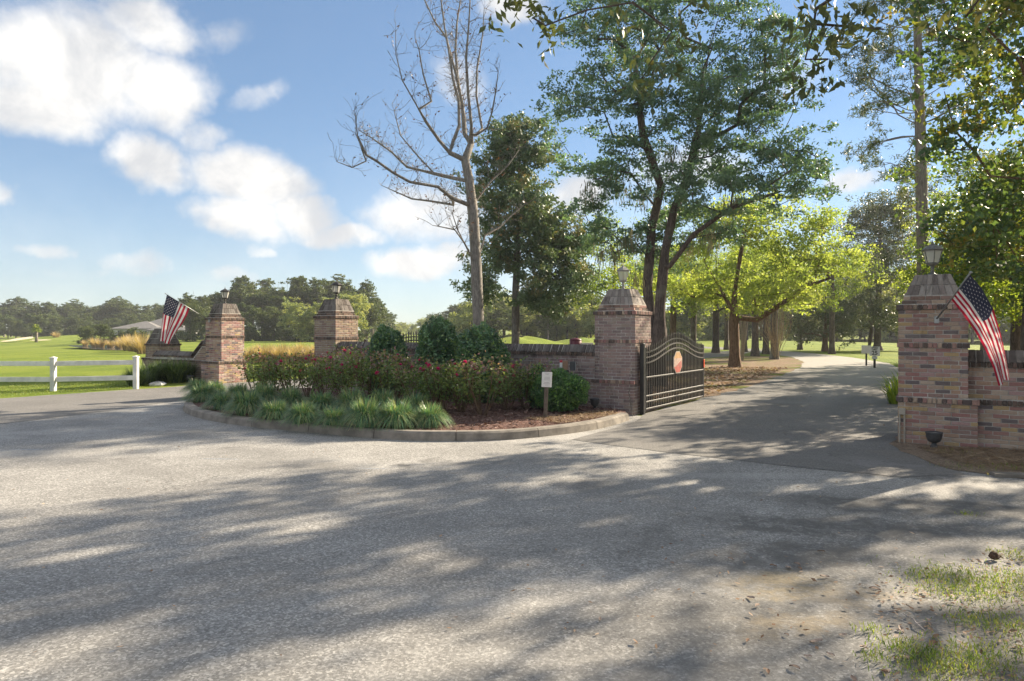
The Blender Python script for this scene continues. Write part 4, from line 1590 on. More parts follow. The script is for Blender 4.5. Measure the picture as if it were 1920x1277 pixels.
def foliage(name, T, per, spread, L, Wd, mat, g, parent, up=.0, droop=0.0, flat=.7, twigs=5, fold=.18):
    """leaves in small sprays round each clump centre"""
    n = len(T)
    sub = np.repeat(T, twigs, axis=0) + g.normal(size=(n * twigs, 3)) * spread * np.array([1, 1, flat])
    tone = np.repeat(g.random(n), twigs) * .45 + g.random(n * twigs) * .25
    k = max(1, per // twigs)
    C = np.repeat(sub, k, axis=0) + g.normal(size=(n * twigs * k, 3)) * spread * .42 * np.array([1, 1, flat])
    rnd = np.clip(np.repeat(tone, k) + g.random(len(C)) * .30, 0, 1)
    me = quads_mesh(name, leaf_verts(C, L, Wd, g, up, droop, fold), rnd)
    o = link(name, me, mat, parent)
    return o


def tree(name, label, base, trunks, specs, ncl, per, spread, L, Wd, lmat, bmat, r_base, seed, group=None, r_tip=.012, up=0.0, droop=0.0,
         flat=.7, shell=.55, lift=.25, step=.55, rest_first=None, cat='tree', flare=.5, twigs=5):
    """tree with its base at the origin of its Empty; trunks and lobes in coordinates relative to the base"""
    g = np.random.default_rng(seed)
    root = thing(name, label, cat, base, 0, group)
    sk = Skel()
    first = 0
    for i, tr_ in enumerate(trunks):
        if i == 0:
            sk.chain([(0, 0, 0)] + list(tr_), -1, .5)
        else:
            sk.chain(tr_, int(np.argmin([np.linalg.norm(p - np.array(tr_[0])) for p in sk.p])), .5)
    zmin = min(q[2] - q[5] for q in specs)
    T = lobes(specs, ncl, g, shell)
    for i in range(len(sk.p)):
        if sk.p[i][2] < zmin * .75:
            first = i
        else:
            break
    sk.grow(T, g, step, .07, lift, 0)
    me = sk.mesh('trunk', r_base, r_tip, flare=flare)
    link('trunk', me, bmat, root)
    foliage('crown', T, per, spread, L, Wd, lmat, g, root, up, droop, flat, twigs)
    return root


LF = {}
LF['oak'] = leaf_mat('oak_leaves', [(0.0659, 0.111, 0.0857), (0.102, 0.171, 0.125), (0.146, 0.229, 0.149), (0.201, 0.296, 0.146)], .28, .5, .32, (1.7, 1.8, .7))
LF['magnolia'] = leaf_mat('magnolia_leaves', [(0.0486, 0.0851, 0.0567), (0.0851, 0.138, 0.077), (0.126, 0.193, 0.0891), (0.265, 0.171, 0.071)], .16, .5, .3)
LF['yellow'] = leaf_mat('yellow_green_leaves', [(0.112, 0.177, 0.05), (0.215, 0.291, 0.06), (0.318, 0.385, 0.08), (0.447, 0.478, 0.15)], .60, .5, .2, (1.4, 1.35, .85))
LF['lime'] = leaf_mat('lime_leaves', [(0.0774, 0.135, 0.045), (0.146, 0.229, 0.05), (0.241, 0.322, 0.06), (0.396, 0.437, 0.13)], .58, .5, .25, (1.6, 1.45, .6))
LF['maple'] = leaf_mat('autumn_maple_leaves', [(0.0459, 0.078, 0.0567), (0.0663, 0.126, 0.0605), (0.102, 0.18, 0.063), (0.204, 0.228, 0.0504), (0.306, 0.204, 0.063)], .34, .45, .35, (1.7, 1.5, .55))
LF['brown'] = leaf_mat('brownish_oak_leaves', [(0.0432, 0.0626, 0.0388), (0.0672, 0.0918, 0.0479), (0.0912, 0.113, 0.0513), (0.125, 0.108, 0.057)], .30, .45, .35)
LF['dark'] = leaf_mat('dark_oak_leaves', [(0.048, 0.066, 0.054), (0.072, 0.096, 0.0672), (0.102, 0.132, 0.072), (0.204, 0.186, 0.066)], .28, .42, .4)
LF['pine'] = leaf_mat('pine_needles', [(.030, .050, .022), (.055, .082, .030), (.085, .115, .036), (.13, .15, .05)], .28, .5, .3, (1.5, 1.4, .6))
LF['far'] = leaf_mat('far_foliage', [(0.0412, 0.0689, 0.0303), (0.07, 0.103, 0.0379), (0.103, 0.138, 0.0463), (0.165, 0.181, 0.0632)], .30, .5, .25, (1.5, 1.4, .7))
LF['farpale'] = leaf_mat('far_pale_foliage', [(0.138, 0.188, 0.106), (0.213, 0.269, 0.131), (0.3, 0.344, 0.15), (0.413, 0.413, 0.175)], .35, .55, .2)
LF['box'] = leaf_mat('boxwood_leaves', [(0.0486, 0.105, 0.0551), (0.081, 0.179, 0.068), (0.138, 0.276, 0.081), (0.259, 0.438, 0.0972)], .25, .35, .5)
LF['holly'] = leaf_mat('holly_leaves', [(0.0655, 0.121, 0.0796), (0.0983, 0.187, 0.0983), (0.145, 0.27, 0.117), (0.281, 0.398, 0.128)], .2, .3, .55)
LF['rose'] = leaf_mat('rose_leaves', [(.08, .13, .05), (.13, .21, .07), (.20, .27, .09), (.32, .20, .20), (.36, .19, .26)], .35, .4, .4)
LF['bloom'] = leaf_mat('rose_petals', [(.50, .02, .12), (.62, .04, .18), (.70, .08, .22)], .3, .5, .3, (1.1, .9, .9))
LF['clump'] = leaf_mat('liriope_blades', [(.05, .115, .075), (.08, .18, .11), (.12, .245, .13), (.20, .33, .12), (.30, .36, .15), (.42, .37, .22)], .3, .38, .5, (1.4, 1.5, .8))
LF['darkgrass'] = leaf_mat('dark_grass_blades', [(0.024, 0.0544, 0.0224), (0.048, 0.096, 0.032), (0.088, 0.147, 0.0384), (0.176, 0.24, 0.048)], .28, .4, .45)
LF['reed'] = leaf_mat('dry_reeds', [(0.252, 0.193, 0.13), (0.36, 0.285, 0.21), (0.306, 0.267, 0.15), (0.468, 0.386, 0.31)], .4, .6, .2)
LF['strap'] = leaf_mat('strap_leaves', [(.10, .18, .03), (.18, .27, .035), (.28, .34, .05)], .4, .4, .4)
LF['verge'] = leaf_mat('verge_grass_blades', [(.09, .15, .035), (.15, .23, .045), (.22, .30, .07), (.30, .29, .12)], .4, .5, .3)
LF['moss'] = leaf_mat('hanging_moss', [(.16, .16, .11), (.22, .21, .14), (.28, .26, .17)], .45, .7, .1, (1.3, 1.25, .9))
LF['palm'] = LF['far']

# ---- the big live oak over the gate, with two leaning stems
YO = 22.5
XO = (1232 - 960) / F * YO


def rel(px, py, Y, b):
    p = at(px, py, Y)
    return (p.x - b[0], p.y - b[1], p.z)


B = (XO, YO, 0)
oak_tr = [[rel(1238, 560, YO, B), rel(1247, 470, YO + .1, B), rel(1262, 400, YO + .3, B), rel(1290, 330, YO + .5, B), rel(1310, 240, YO + .4, B), rel(1318, 130, YO, B)],
          [rel(1226, 640, YO + .15, B), rel(1214, 540, YO + .4, B), rel(1222, 430, YO + .6, B), rel(1240, 350, YO + .2, B), rel(1205, 250, YO - .5, B), rel(1190, 120, YO - .6, B)],
          [rel(1255, 500, YO - .2, B), rel(1300, 440, YO - .6, B), rel(1370, 390, YO - 1.0, B), rel(1460, 360, YO - 1.4, B)]]
oak_lb = []
for (px_, py_, rx, ry, dy) in [(1170, 60, 120, 90, 0), (1330, 70, 130, 90, .6), (1110, 200, 95, 75, -.4), (1240, 190, 110, 80, -1.2), (1390, 190, 120, 80, .4),
                               (1160, 330, 100, 65, .2), (1300, 290, 110, 70, 1.4), (1440, 290, 105, 60, -.8), (1500, 345, 85, 40, -1.4), (1380, 360, 110, 45, -1.2),
                               (1150, 440, 75, 50, .8), (1250, 400, 75, 45, 1.8), (1120, 400, 60, 60, .8), (1230, 480, 70, 35, 1.4), (1340, 430, 70, 30, .5), (1250, -40, 170, 70, 0), (1450, 110, 90, 80, .5), (1260, 330, 70, 50, -1.6)]:
    c_ = rel(px_, py_, YO + dy, B)
    oak_lb.append((c_[0], c_[1], c_[2], rx * YO / F, max(rx, ry) * YO / F * .9, ry * YO / F))
tree('live_oak', 'large dark green live oak with twin leaning stems behind the iron gate', B, oak_tr, oak_lb, 430, 175, .31, .125, .058, LF['oak'], M['bark_dark'], .27, 21, shell=.62, lift=.1, flat=.5)

# hanging moss in the oak
g = np.random.default_rng(77)
mm = []
for (px_, py_) in [(1145, 330), (1165, 350), (1180, 450), (1200, 365), (1155, 470), (1290, 455), (1330, 445), (1125, 470), (1230, 350), (1262, 290), (1370, 380), (1108, 345), (1190, 520)]:
    c_ = np.array(at(px_, py_, YO + g.uniform(-1, 1.2)))
    for k in range(70):
        a = c_ + g.normal(size=3) * np.array([.16, .16, .25])
        w_ = .012
        l_ = g.uniform(.15, .45)
        mm.append([a, a + np.array([w_, 0, -l_ * .3]), a + np.array([g.normal() * .03, g.normal() * .03, -l_]), a + np.array([-w_, 0, -l_ * .3])])
o = link('hanging_moss', quads_mesh('hanging_moss', np.array(mm), g.random(len(mm))), LF['moss'])
tag(o, 'grey moss hanging in the live oak', kind='stuff')

# ---- magnolia / dark evergreen left of the oak
YM = 36.0
B = ((966 - 960) / F * YM, YM, 0)
mt = [[rel(967, 540, YM, B), rel(972, 420, YM, B), rel(975, 300, YM, B), rel(968, 225, YM, B)]]
lb = []
for (px_, py_, rx, ry, dy) in [(968, 245, 48, 38, 0), (955, 300, 55, 50, .3), (1000, 290, 40, 40, -.3), (925, 370, 55, 60, .2), (985, 400, 65, 60, -1.), (930, 470, 55, 55, .6), (905, 535, 45, 28, 0),
                               (1020, 450, 60, 55, -.8), (1045, 540, 62, 60, -.6), (1075, 440, 40, 45, .2), (885, 540, 35, 25, .3), (990, 530, 40, 45, -1.2), (1060, 490, 40, 50, 0)]:
    c_ = rel(px_, py_, YM + dy, B)
    lb.append((c_[0], c_[1], c_[2], rx * YM / F, rx * YM / F, ry * YM / F))
tree('magnolia_tree', 'dark glossy evergreen tree standing behind the bare tree', B, mt, lb, 230, 200, .42, .22, .095, LF['magnolia'], M['bark_grey'], .22, 22, lift=-.1)

# ---- the bare tree: main limbs of its own, twigs grown along them
YB = 21.5
B = ((896 - 960) / F * YB, YB, 0)
g = np.random.default_rng(5)
sk = Skel()
D = lambda px_, py_, dy=0.0: rel(px_, py_, YB + dy, B)
tr_ = sk.chain([(0, 0, 0), D(897, 600), D(893, 500), D(888, 410), D(880, 340), D(872, 300)], -1, .4)
def near(px_, py_):
    q = np.array(D(px_, py_))
    return int(np.argmin([np.linalg.norm(p[[0, 2]] - q[[0, 2]]) for p in sk.p]))
limbs = [(884, 382, [D(850, 372, -.5), D(820, 350, -1.0), D(770, 343, -1.6), D(735, 322, -2.0), D(708, 302, -2.3), D(690, 288, -2.6), D(672, 255, -2.8), D(664, 205, -3.)]),
         (878, 336, [D(845, 330, .6), D(800, 322, 1.0), D(765, 313, 1.4), D(735, 285, 1.9), D(700, 260, 2.2), D(675, 245, 2.6)]),
         (708, 302, [D(690, 300, -2.4), D(660, 310, -2.6), D(632, 305, -2.9)]),
         (855, 375, [D(852, 382, .4), D(810, 380, .9), D(770, 373, 1.3), D(740, 358, 1.6), D(714, 346, 1.9)]),
         (800, 322, [D(780, 290, 1.0), D(752, 255, 1.3), D(735, 195, 1.6)]),
         (872, 300, [D(846, 285, -.3), D(822, 262, -.6), D(800, 225, -1.0), D(775, 180, -1.4), D(755, 150, -1.7), D(742, 100, -2.), D(745, 60, -2.1)]),
         (843, 284, [D(850, 265, .2), D(862, 235, .4), D(860, 190, .5), D(846, 145, .6), D(838, 90, .6), D(832, 50, .7), D(828, 0, .7), D(826, -45, .7)]),
         (872, 300, [D(880, 270, .2), D(872, 250, .7), D(868, 200, 1.0), D(855, 140, 1.2), D(835, 70, 1.4), D(812, 40, 1.7), D(795, 0, 1.9), D(790, -30, 2.)]),
         (880, 270, [D(884, 240, -.5), D(876, 180, -.8), D(874, 110, -1.0), D(880, 40, -1.2), D(884, -40, -1.3)]),
         (884, 258, [D(894, 255, .5), D(903, 240, .8), D(893, 180, 1.0), D(897, 130, 1.1), D(906, 70, 1.2), D(912, 15, 1.3)]),
         (900, 252, [D(912, 240, -.3), D(922, 215, -.5), D(930, 180, -.7), D(936, 135, -.9)]),
         (800, 225, [D(808, 190, -1.), D(795, 140, -1.2), D(782, 90, -1.3), D(780, 70, -1.3)]),
         (874, 200, [D(862, 150, 1.6), D(852, 95, 1.9), D(856, 40, 2.0), D(862, -10, 2.1)]),
         (893, 500, [D(870, 455, -.5), D(858, 430, -.8), D(848, 400, -1.)]), (868, 452, [D(850, 430, -1.), D(820, 425, -1.3)]),
         (893, 500, [D(908, 440, .6), D(935, 425, 1.0), D(960, 405, 1.4), D(985, 380, 1.8)]),
         (884, 382, [D(920, 340, .5), D(950, 310, .8), D(975, 280, 1.2)])]
for (px_, py_, pts) in limbs:
    k = near(px_, py_)
    # a little crookedness along each limb
    pts2 = [np.array(p) + g.normal(size=3) * .03 for p in pts]
    sk.chain(pts2, k, .32)
n0 = len(sk.p)
z_of = lambda i: sk.p[i][2]
cand = [i for i in range(n0) if z_of(i) > 4.6 and i > len(tr_) * .6]
for _ in range(950):
    i = cand[int(g.integers(len(cand)))]
    d = g.normal(size=3) * np.array([1, 1, .5]) + np.array([0, 0, .75])
    d /= np.linalg.norm(d)
    par = i
    p = sk.p[i]
    for k in range(int(g.integers(2, 6))):
        d = d + g.normal(size=3) * .28 + np.array([0, 0, .10])
        d /= np.linalg.norm(d)
        p = p + d * g.uniform(.10, .24)
        par = sk.add(p, par)
        if g.random() < .35:
            e = d + g.normal(size=3) * .8
            sk.add(p + e / np.linalg.norm(e) * g.uniform(.08, .22), par)
root = thing('bare_tree', 'tall leafless tree with grey trunk behind the round bushes', 'tree', B)
link('trunk', sk.mesh('trunk', .18, .0042, flare=.3, sides=8), M['twig'], root)
ti = [i for i in range(n0, len(sk.p)) if g.random() < .22]
C = np.array([sk.p[i] for i in ti]) + g.normal(size=(len(ti), 3)) * .04
link('dead_leaves', quads_mesh('dead_leaves', leaf_verts(C, .09, .04, g), g.random(len(C))), leaf_mat('withered_leaves', [(.09, .05, .03), (.16, .08, .045)], .2), root)

# ---- yellow-green tree in the median and the trees behind it
def simple_tree(name, label, px_, py_, top_py, rx, seed, lmat, bmat, trunk_w, ncl=110, per=170, L=.13, Wd=.07, group=None, low=None, spread=.42, lean=0.0, crown=None, droop=0.0):
    """tree on the ground under photo point (px_, py_); rx is the crown half width in metres"""
    x, y = gp(px_, py_)
    k = y / F
    H = (HZ - top_py) * k + CH
    lo = (HZ - (low if low is not None else top_py + (py_ - top_py) * .62)) * k + CH
    g = np.random.default_rng(seed)
    tr = [[(lean * .3, 0, lo * .8), (lean * .7 + .1, .1, (lo + H) / 2), (lean, 0, H * .93)]]
    if crown is None:
        crown = []
        for i in range(9):
            a = g.uniform(0, 6.28)
            q = g.uniform(.1, 1)
            rr = rx * g.uniform(.3, .62) * (1 - .35 * q)
            crown.append((lean * q + math.cos(a) * rx * .62 * (1.1 - q * .6), math.sin(a) * rx * .62 * (1.1 - q * .6), lo + (H - lo) * (.15 + .68 * q), rr, rr, min(rr * .75, (H - lo) * .3)))
    return tree(name, label, (x, y, 0), tr, crown, ncl, per, spread, L, Wd, lmat, bmat, trunk_w, seed, group, lift=.05, droop=droop)


x, y = gp(1378, 689)
B = (x, y, 0)
lb = []
for (px_, py_, rx, ry, dy) in [(1390, 440, 80, 50, 0), (1310, 470, 70, 45, -.8), (1450, 470, 85, 45, .6), (1500, 440, 60, 45, 0), (1350, 540, 90, 35, .5), (1460, 530, 80, 35, -1), (1290, 550, 60, 40, .6), (1540, 500, 50, 35, -.4), (1420, 395, 80, 35, 1), (1400, 575, 80, 22, -1.2), (1500, 570, 45, 25, 0), (1240, 520, 50, 35, 1), (1575, 480, 45, 40, .5), (1530, 420, 55, 35, 1), (1320, 400, 60, 35, 1.2)]:
    c_ = rel(px_, py_, y + dy, B)
    lb.append((c_[0], c_[1], c_[2], rx * y / F, rx * y / F * .9, ry * y / F))
tree('maple_tree', 'glowing yellow green tree with a stout brown trunk in the median', B,
     [[rel(1376, 600, y, B), rel(1378, 545, y, B), rel(1388, 480, y, B), rel(1400, 420, y, B)], [rel(1382, 596, y, B), rel(1420, 600, y, B), rel(1480, 560, y - .6, B), rel(1530, 520, y - .8, B)],
      [rel(1372, 580, y, B), rel(1350, 540, y + .5, B), rel(1320, 490, y, B)]], lb, 230, 105, .38, .15, .085, LF['yellow'], M['bark_brown'], .25, 31, lift=.0, flare=.45, flat=.55)

MED = 'trees behind the stout median tree'
for n_, (px_, py_, top_, rx_, lm_, lab_) in enumerate([(1560, 664, 430, 4.2, 'lime', 'yellow green tree right of the road bend, slim trunk'), (1500, 656, 470, 4.4, 'yellow', 'gold leaved tree beyond the road bend'),
                                        (1215, 664, 470, 3.8, 'yellow', 'gold leaved tree behind the gate pillar top'), (1150, 676, 400, 3.4, 'lime', 'olive green tree left of the gate pillar in the distance'), (1362, 656, 450, 4.4, 'yellow', 'slender gold tree behind the stout median trunk')]):
    simple_tree('maple_tree', lab_, px_, py_, top_, rx_, 240 + n_, LF[lm_], M['bark_dark'], .2, 85, 120, group=MED, low=600)
simple_tree('maple_tree', 'slim yellow leaved tree with a forked trunk in the median', 1416, 668, 430, 3.4, 41, LF['lime'], M['bark_dark'], .24, 90, 150, group=MED, low=590)
simple_tree('maple_tree', 'slim dark trunked tree between the median and far road', 1436, 664, 440, 3.6, 42, LF['yellow'], M['bark_dark'], .22, 90, 150, group=MED, low=590)
simple_tree('maple_tree', 'tree with a vine covered trunk at the median end', 1452, 674, 455, 2.6, 43, LF['yellow'], M['bark_grey'], .22, 70, 150, group=MED, low=585)
simple_tree('maple_tree', 'lime green tree between the gate and the far lane', 1342, 662, 440, 4.2, 44, LF['lime'], M['bark_dark'], .26, 100, 150, group=MED, low=600)
simple_tree('maple_tree', 'lime green tree over the gate tip in the distance', 1300, 658, 430, 4.2, 45, LF['lime'], M['bark_dark'], .26, 100, 150, group=MED, low=600)
simple_tree('maple_tree', 'yellow tree seen just beyond the gate pillar', 1262, 662, 455, 4.0, 46, LF['lime'], M['bark_brown'], .25, 90, 150, group=MED, low=585)
simple_tree('maple_tree', 'thin trunked yellow tree against the distant haze', 1396, 660, 470, 3.6, 47, LF['yellow'], M['bark_dark'], .2, 80, 150, group=MED, low=595)
# bare vine tangle hanging by the end trunk
x, y = gp(1452, 674)
g = np.random.default_rng(9)
mb = MB()
for k in range(46):
    a = g.uniform(0, 6.28)
    r_ = g.uniform(.15, 1.15)
    z1 = g.uniform(2.6, 4.4)
    p0 = (math.cos(a) * .12 + r_ * .15, math.sin(a) * .12, g.uniform(.0, 1.2))
    p1 = (math.cos(a) * r_, math.sin(a) * r_, z1 * .6)
    mb.tube([p0, p1, (p1[0] * .8 + .1, p1[1] * .8, z1)], [.012, .014, .008], 4, caps=False)
o = mb.build('vine_tangle', plain('dry_vine', (.30, .23, .15), .9, var=.25))
o.location = (x - .1, y - .35, 0)
tag(o, 'bare tan vines tangled round the trunk at the median end', 'vine')
x, y = gp(1392, 677)
mb = MB()
for k in range(30):
    a = g.uniform(0, 6.28)
    r_ = g.uniform(.1, .55)
    z1 = g.uniform(1.8, 3.4)
    mb.tube([(math.cos(a) * .05, math.sin(a) * .05, 0), (math.cos(a) * r_ * .5, math.sin(a) * r_ * .5, z1 * .5), (math.cos(a) * r_, math.sin(a) * r_, z1)], [.016, .012, .006], 4, caps=False)
o = mb.build('leafless_shrub', plain('pale_stems', (.33, .28, .21), .9, var=.2))
o.location = (x, y, 0)
tag(o, 'pale leafless shrub with upright stems right of the stout trunk', 'shrub')

# oaks on the right beyond the driveway
x, y = gp(1645, 657)
B = (x, y, 0)
lb = []
for (px_, py_, rx, ry, dy) in [(1655, 395, 62, 42, 0), (1605, 440, 55, 42, 1), (1695, 450, 55, 45, -1), (1650, 490, 80, 42, -2), (1590, 540, 48, 38, 0), (1700, 545, 50, 42, 1), (1645, 580, 70, 30, -2), (1575, 600, 40, 22, 1), (1705, 610, 42, 26, 0)]:
    c_ = rel(px_, py_, y + dy, B)
    lb.append((c_[0], c_[1], c_[2], rx * y / F, rx * y / F, ry * y / F))
tree('oak_tree', 'tall dark oak with a pair of trunks beyond the speed sign', B, [[(.1, 0, 3.5), (.2, 0, 8), (.3, 0, 12)], [(-.65, .2, .2), (-.35, .2, 2.6), (.1, .2, 5.5), (1.2, .3, 8)]], lb, 250, 180, .62, .19, .10, LF['dark'], M['bark_dark'], .38, 51, lift=0, flat=.55)
simple_tree('small_oak', 'small round dark tree on the lawn across the driveway', 1547, 659, 535, 3.3, 52, LF['dark'], M['bark_brown'], .22, 90, 160, .15, .085, low=640, spread=.42)
# ---- tall pine behind the right pillar
YP = 30.0
g = np.random.default_rng(61)
B = ((1731 - 960) / F * YP, YP, 0)
sk = Skel()
ids = sk.chain([(0, 0, 0), rel(1730, 480, YP, B), rel(1727, 300, YP, B), rel(1722, 120, YP, B), rel(1716, -60, YP, B), rel(1714, -160, YP, B)], -1, .5)
tips = []
for k in range(92):
    py_ = g.uniform(-150, 440)
    z = (HZ - py_) * YP / F + CH
    i = int(np.argmin([abs(sk.p[j][2] - z) for j in ids]))
    a = g.uniform(0, 6.28)
    Lb = g.uniform(1.2, 3.8) * (.55 if py_ > 330 else 1)
    p = sk.p[i]
    d = np.array([math.cos(a), math.sin(a), g.uniform(-.15, .35)])
    par = i
    nseg = int(Lb / .4) + 1
    for s_ in range(nseg):
        d = d + g.normal(size=3) * .13
        d /= np.linalg.norm(d)
        p = p + d * Lb / nseg
        par = sk.add(p, par)
        if s_ >= nseg * .45:
            e = d + g.normal(size=3) * .8
            e /= np.linalg.norm(e)
            q = sk.add(p + e * g.uniform(.25, .7), par)
            if py_ < 330 or g.random() < .5:
                tips.append(sk.p[q])
    if py_ < 350:
        tips.append(p)
root = thing('tall_pine', 'tall straight pine with sparse branches behind the right pillar', 'tree', B)
link('trunk', sk.mesh('trunk', .25, .012, sides=9, flare=.2), M['bark_pine'], root)
T = np.array(tips)
foliage('needles', T, 84, .24, .20, .036, LF['pine'], g, root, flat=.8, twigs=4)

# ---- sweetgum on the right edge, its boughs arching over the drive towards the camera
YS = 16.0
B = (13.4, YS, 0)
lb = [(0, 0, 9.5, 3.6, 3.2, 3.0), (-1.0, -.5, 7.0, 2.3, 2.6, 1.6), (.6, .5, 5.4, 2.6, 2.4, 1.4), (-.6, 1.0, 4.2, 2.2, 1.9, .9), (1.8, -.6, 7.6, 3.0, 2.6, 2.0), (-2.2, -.4, 9.4, 1.8, 2.4, 1.6),
      (.8, .6, 3.3, 1.7, 1.5, .7), (-.4, 0, 12.3, 3.2, 3.0, 2.4), (3.0, 1.0, 5.0, 2.2, 2.2, 1.7)]
tree('sweetgum_tree', 'broad leafy autumn tree along the right edge of the picture', B,
     [[(.1, 0, 3.0), (0, .1, 6.0), (-.2, 0, 9.5), (0, 0, 12.5)], [(-.6, -.4, 5.4), (-1.8, -.8, 8.0)], [(.9, .3, 4.6), (2.0, .2, 7.0)]], lb, 235, 125, .36, .145, .105, LF['maple'], M['bark_brown'], .30, 71, lift=.0)
# near tree whose leafy boughs hang into the top of the view
B = (6.2, 4.6, 0)
lb = [(-2.6, 3.4, 5.55, 2.3, 1.2, .50), (-4.6, 4.6, 6.05, 1.6, 1.1, .45), (-.6, 3.2, 5.15, 1.0, .9, .38), (1.2, 1.0, 6.6, 2.6, 2.6, 1.6), (.2, 0, 8.4, 3.0, 3.0, 1.8), (2.2, 4.2, 5.6, 1.2, 1.2, .8), (-2.0, 1.5, 7.6, 2.4, 2.0, 1.2)]
tree('magnolia_tree', 'overhanging magnolia boughs with hanging leaves along the top edge', B,
     [[(.1, .1, 2.5), (-.2, .4, 4.6), (-.2, .6, 7.6)], [(-1.0, 1.4, 5.4), (-2.4, 3.0, 6.1), (-4.4, 4.4, 6.5)], [(.8, 1.8, 5.2), (1.6, 3.4, 6.0)]], lb, 125, 75, .30, .15, .062, LF['brown'], M['bark_dark'], .24, 72, lift=-.2, droop=1.2)

# more broadleaf trees behind the wall on the right
BACK = 'woodland edge behind the right wall'
for i, (x, y, H, rx, lm) in enumerate([(16.6, 21.5, 9.0, 3.2, 'maple'), (21.5, 28.5, 10.5, 4.0, 'lime'), (25.5, 36, 11.0, 4.5, 'yellow'), (30, 38, 12.0, 4.8, 'maple'), (19.5, 24.0, 6.0, 2.6, 'lime')]):
    g = np.random.default_rng(80 + i)
    cr = []
    for k in range(9):
        a = g.uniform(0, 6.28)
        q = g.uniform(0, 1)
        rr = rx * g.uniform(.35, .6)
        cr.append((math.cos(a) * rx * .6, math.sin(a) * rx * .6, H * (.30 + .55 * q), rr, rr, rr * .7))
    tree('broadleaf_tree', ['red brown leaved tree behind the flag at the right wall', 'green and yellow tree behind the right wall, taller one', 'yellow backlit tree far behind the right pillar',
                            'tall autumn tree at the back of the right woodland', 'low yellow green tree just over the right wall'][i], (x, y, 0), [[(.1, 0, H * .3), (0, .1, H * .6), (0, 0, H * .9)]], cr, 110, 150, .45, .15, .09, LF[lm], M['bark_dark'], .2, 90 + i, BACK, lift=0)

# trees standing out of the picture on the right, whose shade falls across the forecourt
OFF = 'roadside trees out of view on the right'
for i, (x, y, H, rx) in enumerate([(14.5, 9.0, 10.5, 3.0), (19.0, 13.0, 13.0, 3.6), (24.0, 11.0, 12.0, 3.8), (16.0, 3.6, 9.5, 2.6), (21.0, 6.5, 11.5, 3.0), (27.5, 18.0, 13.5, 4.0), (12.6, .4, 8.5, 2.4), (9.6, 3.8, 7.0, 1.9)]):
    g = np.random.default_rng(180 + i)
    cr = []
    for k in range(8):
        a = g.uniform(0, 6.28)
        q = g.uniform(0, 1)
        rr = rx * g.uniform(.35, .6)
        cr.append((math.cos(a) * rx * .6, math.sin(a) * rx * .6, H * (.38 + .5 * q), rr, rr, rr * .6))
    tree('roadside_tree', 'leafy roadside tree standing beyond the right edge of the picture', (x, y, 0), [[(.1, 0, H * .3), (0, .1, H * .6), (0, 0, H * .9)]], cr, 46, 64, .40, .20, .13, LF['maple'], M['bark_dark'], .2, 190 + i, OFF, lift=0)

# ------------------------------------------------------------------ far woods: a few kinds, copied
def proto(kind, seed, H=10.0):
    g = np.random.default_rng(seed)
    root = thing('far_tree', 'far tree', 'tree', (0, 0, -50))
    if kind == 'pine':
        cr = []
        for k in range(14):
            a = g.uniform(0, 6.28)
            q = g.uniform(0, 1)
            rr = H * (.10 + .075 * g.random()) * (1.15 - .5 * q)
            r_ = H * .15 * (1.1 - q) * g.uniform(.5, 1.2)
            cr.append((math.cos(a) * r_, math.sin(a) * r_, H * (.38 + .54 * q), rr, rr, rr * .66))
        tr = [[(.05, 0, H * .5), (0, .05, H * .95)]]
        lm, bm, L, Wd, sp, fl = LF['far'], M['bark_pine'], H * .030, H * .014, H * .036, .55
        ncl, per = 120, 80
    else:
        cr = []
        for k in range(11):
            a = g.uniform(0, 6.28)
            q = g.uniform(0, 1)
            rr = H * (.13 + .09 * g.random())
            r_ = H * .24 * g.uniform(.4, 1.1) * (1.1 - .6 * q)
            cr.append((math.cos(a) * r_, math.sin(a) * r_, H * (.10 + .76 * q), rr, rr, rr * .75))
        tr = [[(.05, 0, H * .35), (0, .05, H * .85)]]
        lm, bm, L, Wd, sp, fl = LF['farpale'] if kind == 'pale' else LF['far'], M['bark_dark'], H * .032, H * .019, H * .042, .8
        ncl, per = 130, 80
    T = lobes(cr, ncl, g, .5)
    sk = Skel()
    sk.chain([(0, 0, 0)] + tr[0], -1, .6)
    sk.grow(T[::2], g, .9, .06, .0)
    link('trunk', sk.mesh('trunk', H * .017, H * .0016, sides=5), bm, root)
    foliage('crown', T, per, sp, L, Wd, lm, g, root, flat=fl, twigs=4)
    return root


PR_ = {'pine': [proto('pine', 300 + i) for i in range(4)], 'broad': [proto('broad', 320 + i) for i in range(4)], 'pale': [proto('pale', 340 + i) for i in range(3)]}
g = np.random.default_rng(400)
usedp = set()


def far(kind, px_, top_py, Y, name, label, group, wide=1.0, Yb=None):
    p0 = PR_[kind][int(g.integers(len(PR_[kind])))]
    if id(p0) in usedp:
        o = copy_tree(p0)
    else:
        usedp.add(id(p0))
        o = p0
    H = (HZ - top_py) * Y / F + CH + .4
    x = (px_ - 960) / F * Y
    o.name = name
    o.location = (x, Y, -.35)
    s_ = H / 10.0
    o.scale = (s_ * wide, s_ * wide, s_)
    o.rotation_euler[2] = g.uniform(0, 6.28)
    tag(o, label, 'tree', group)
    return o


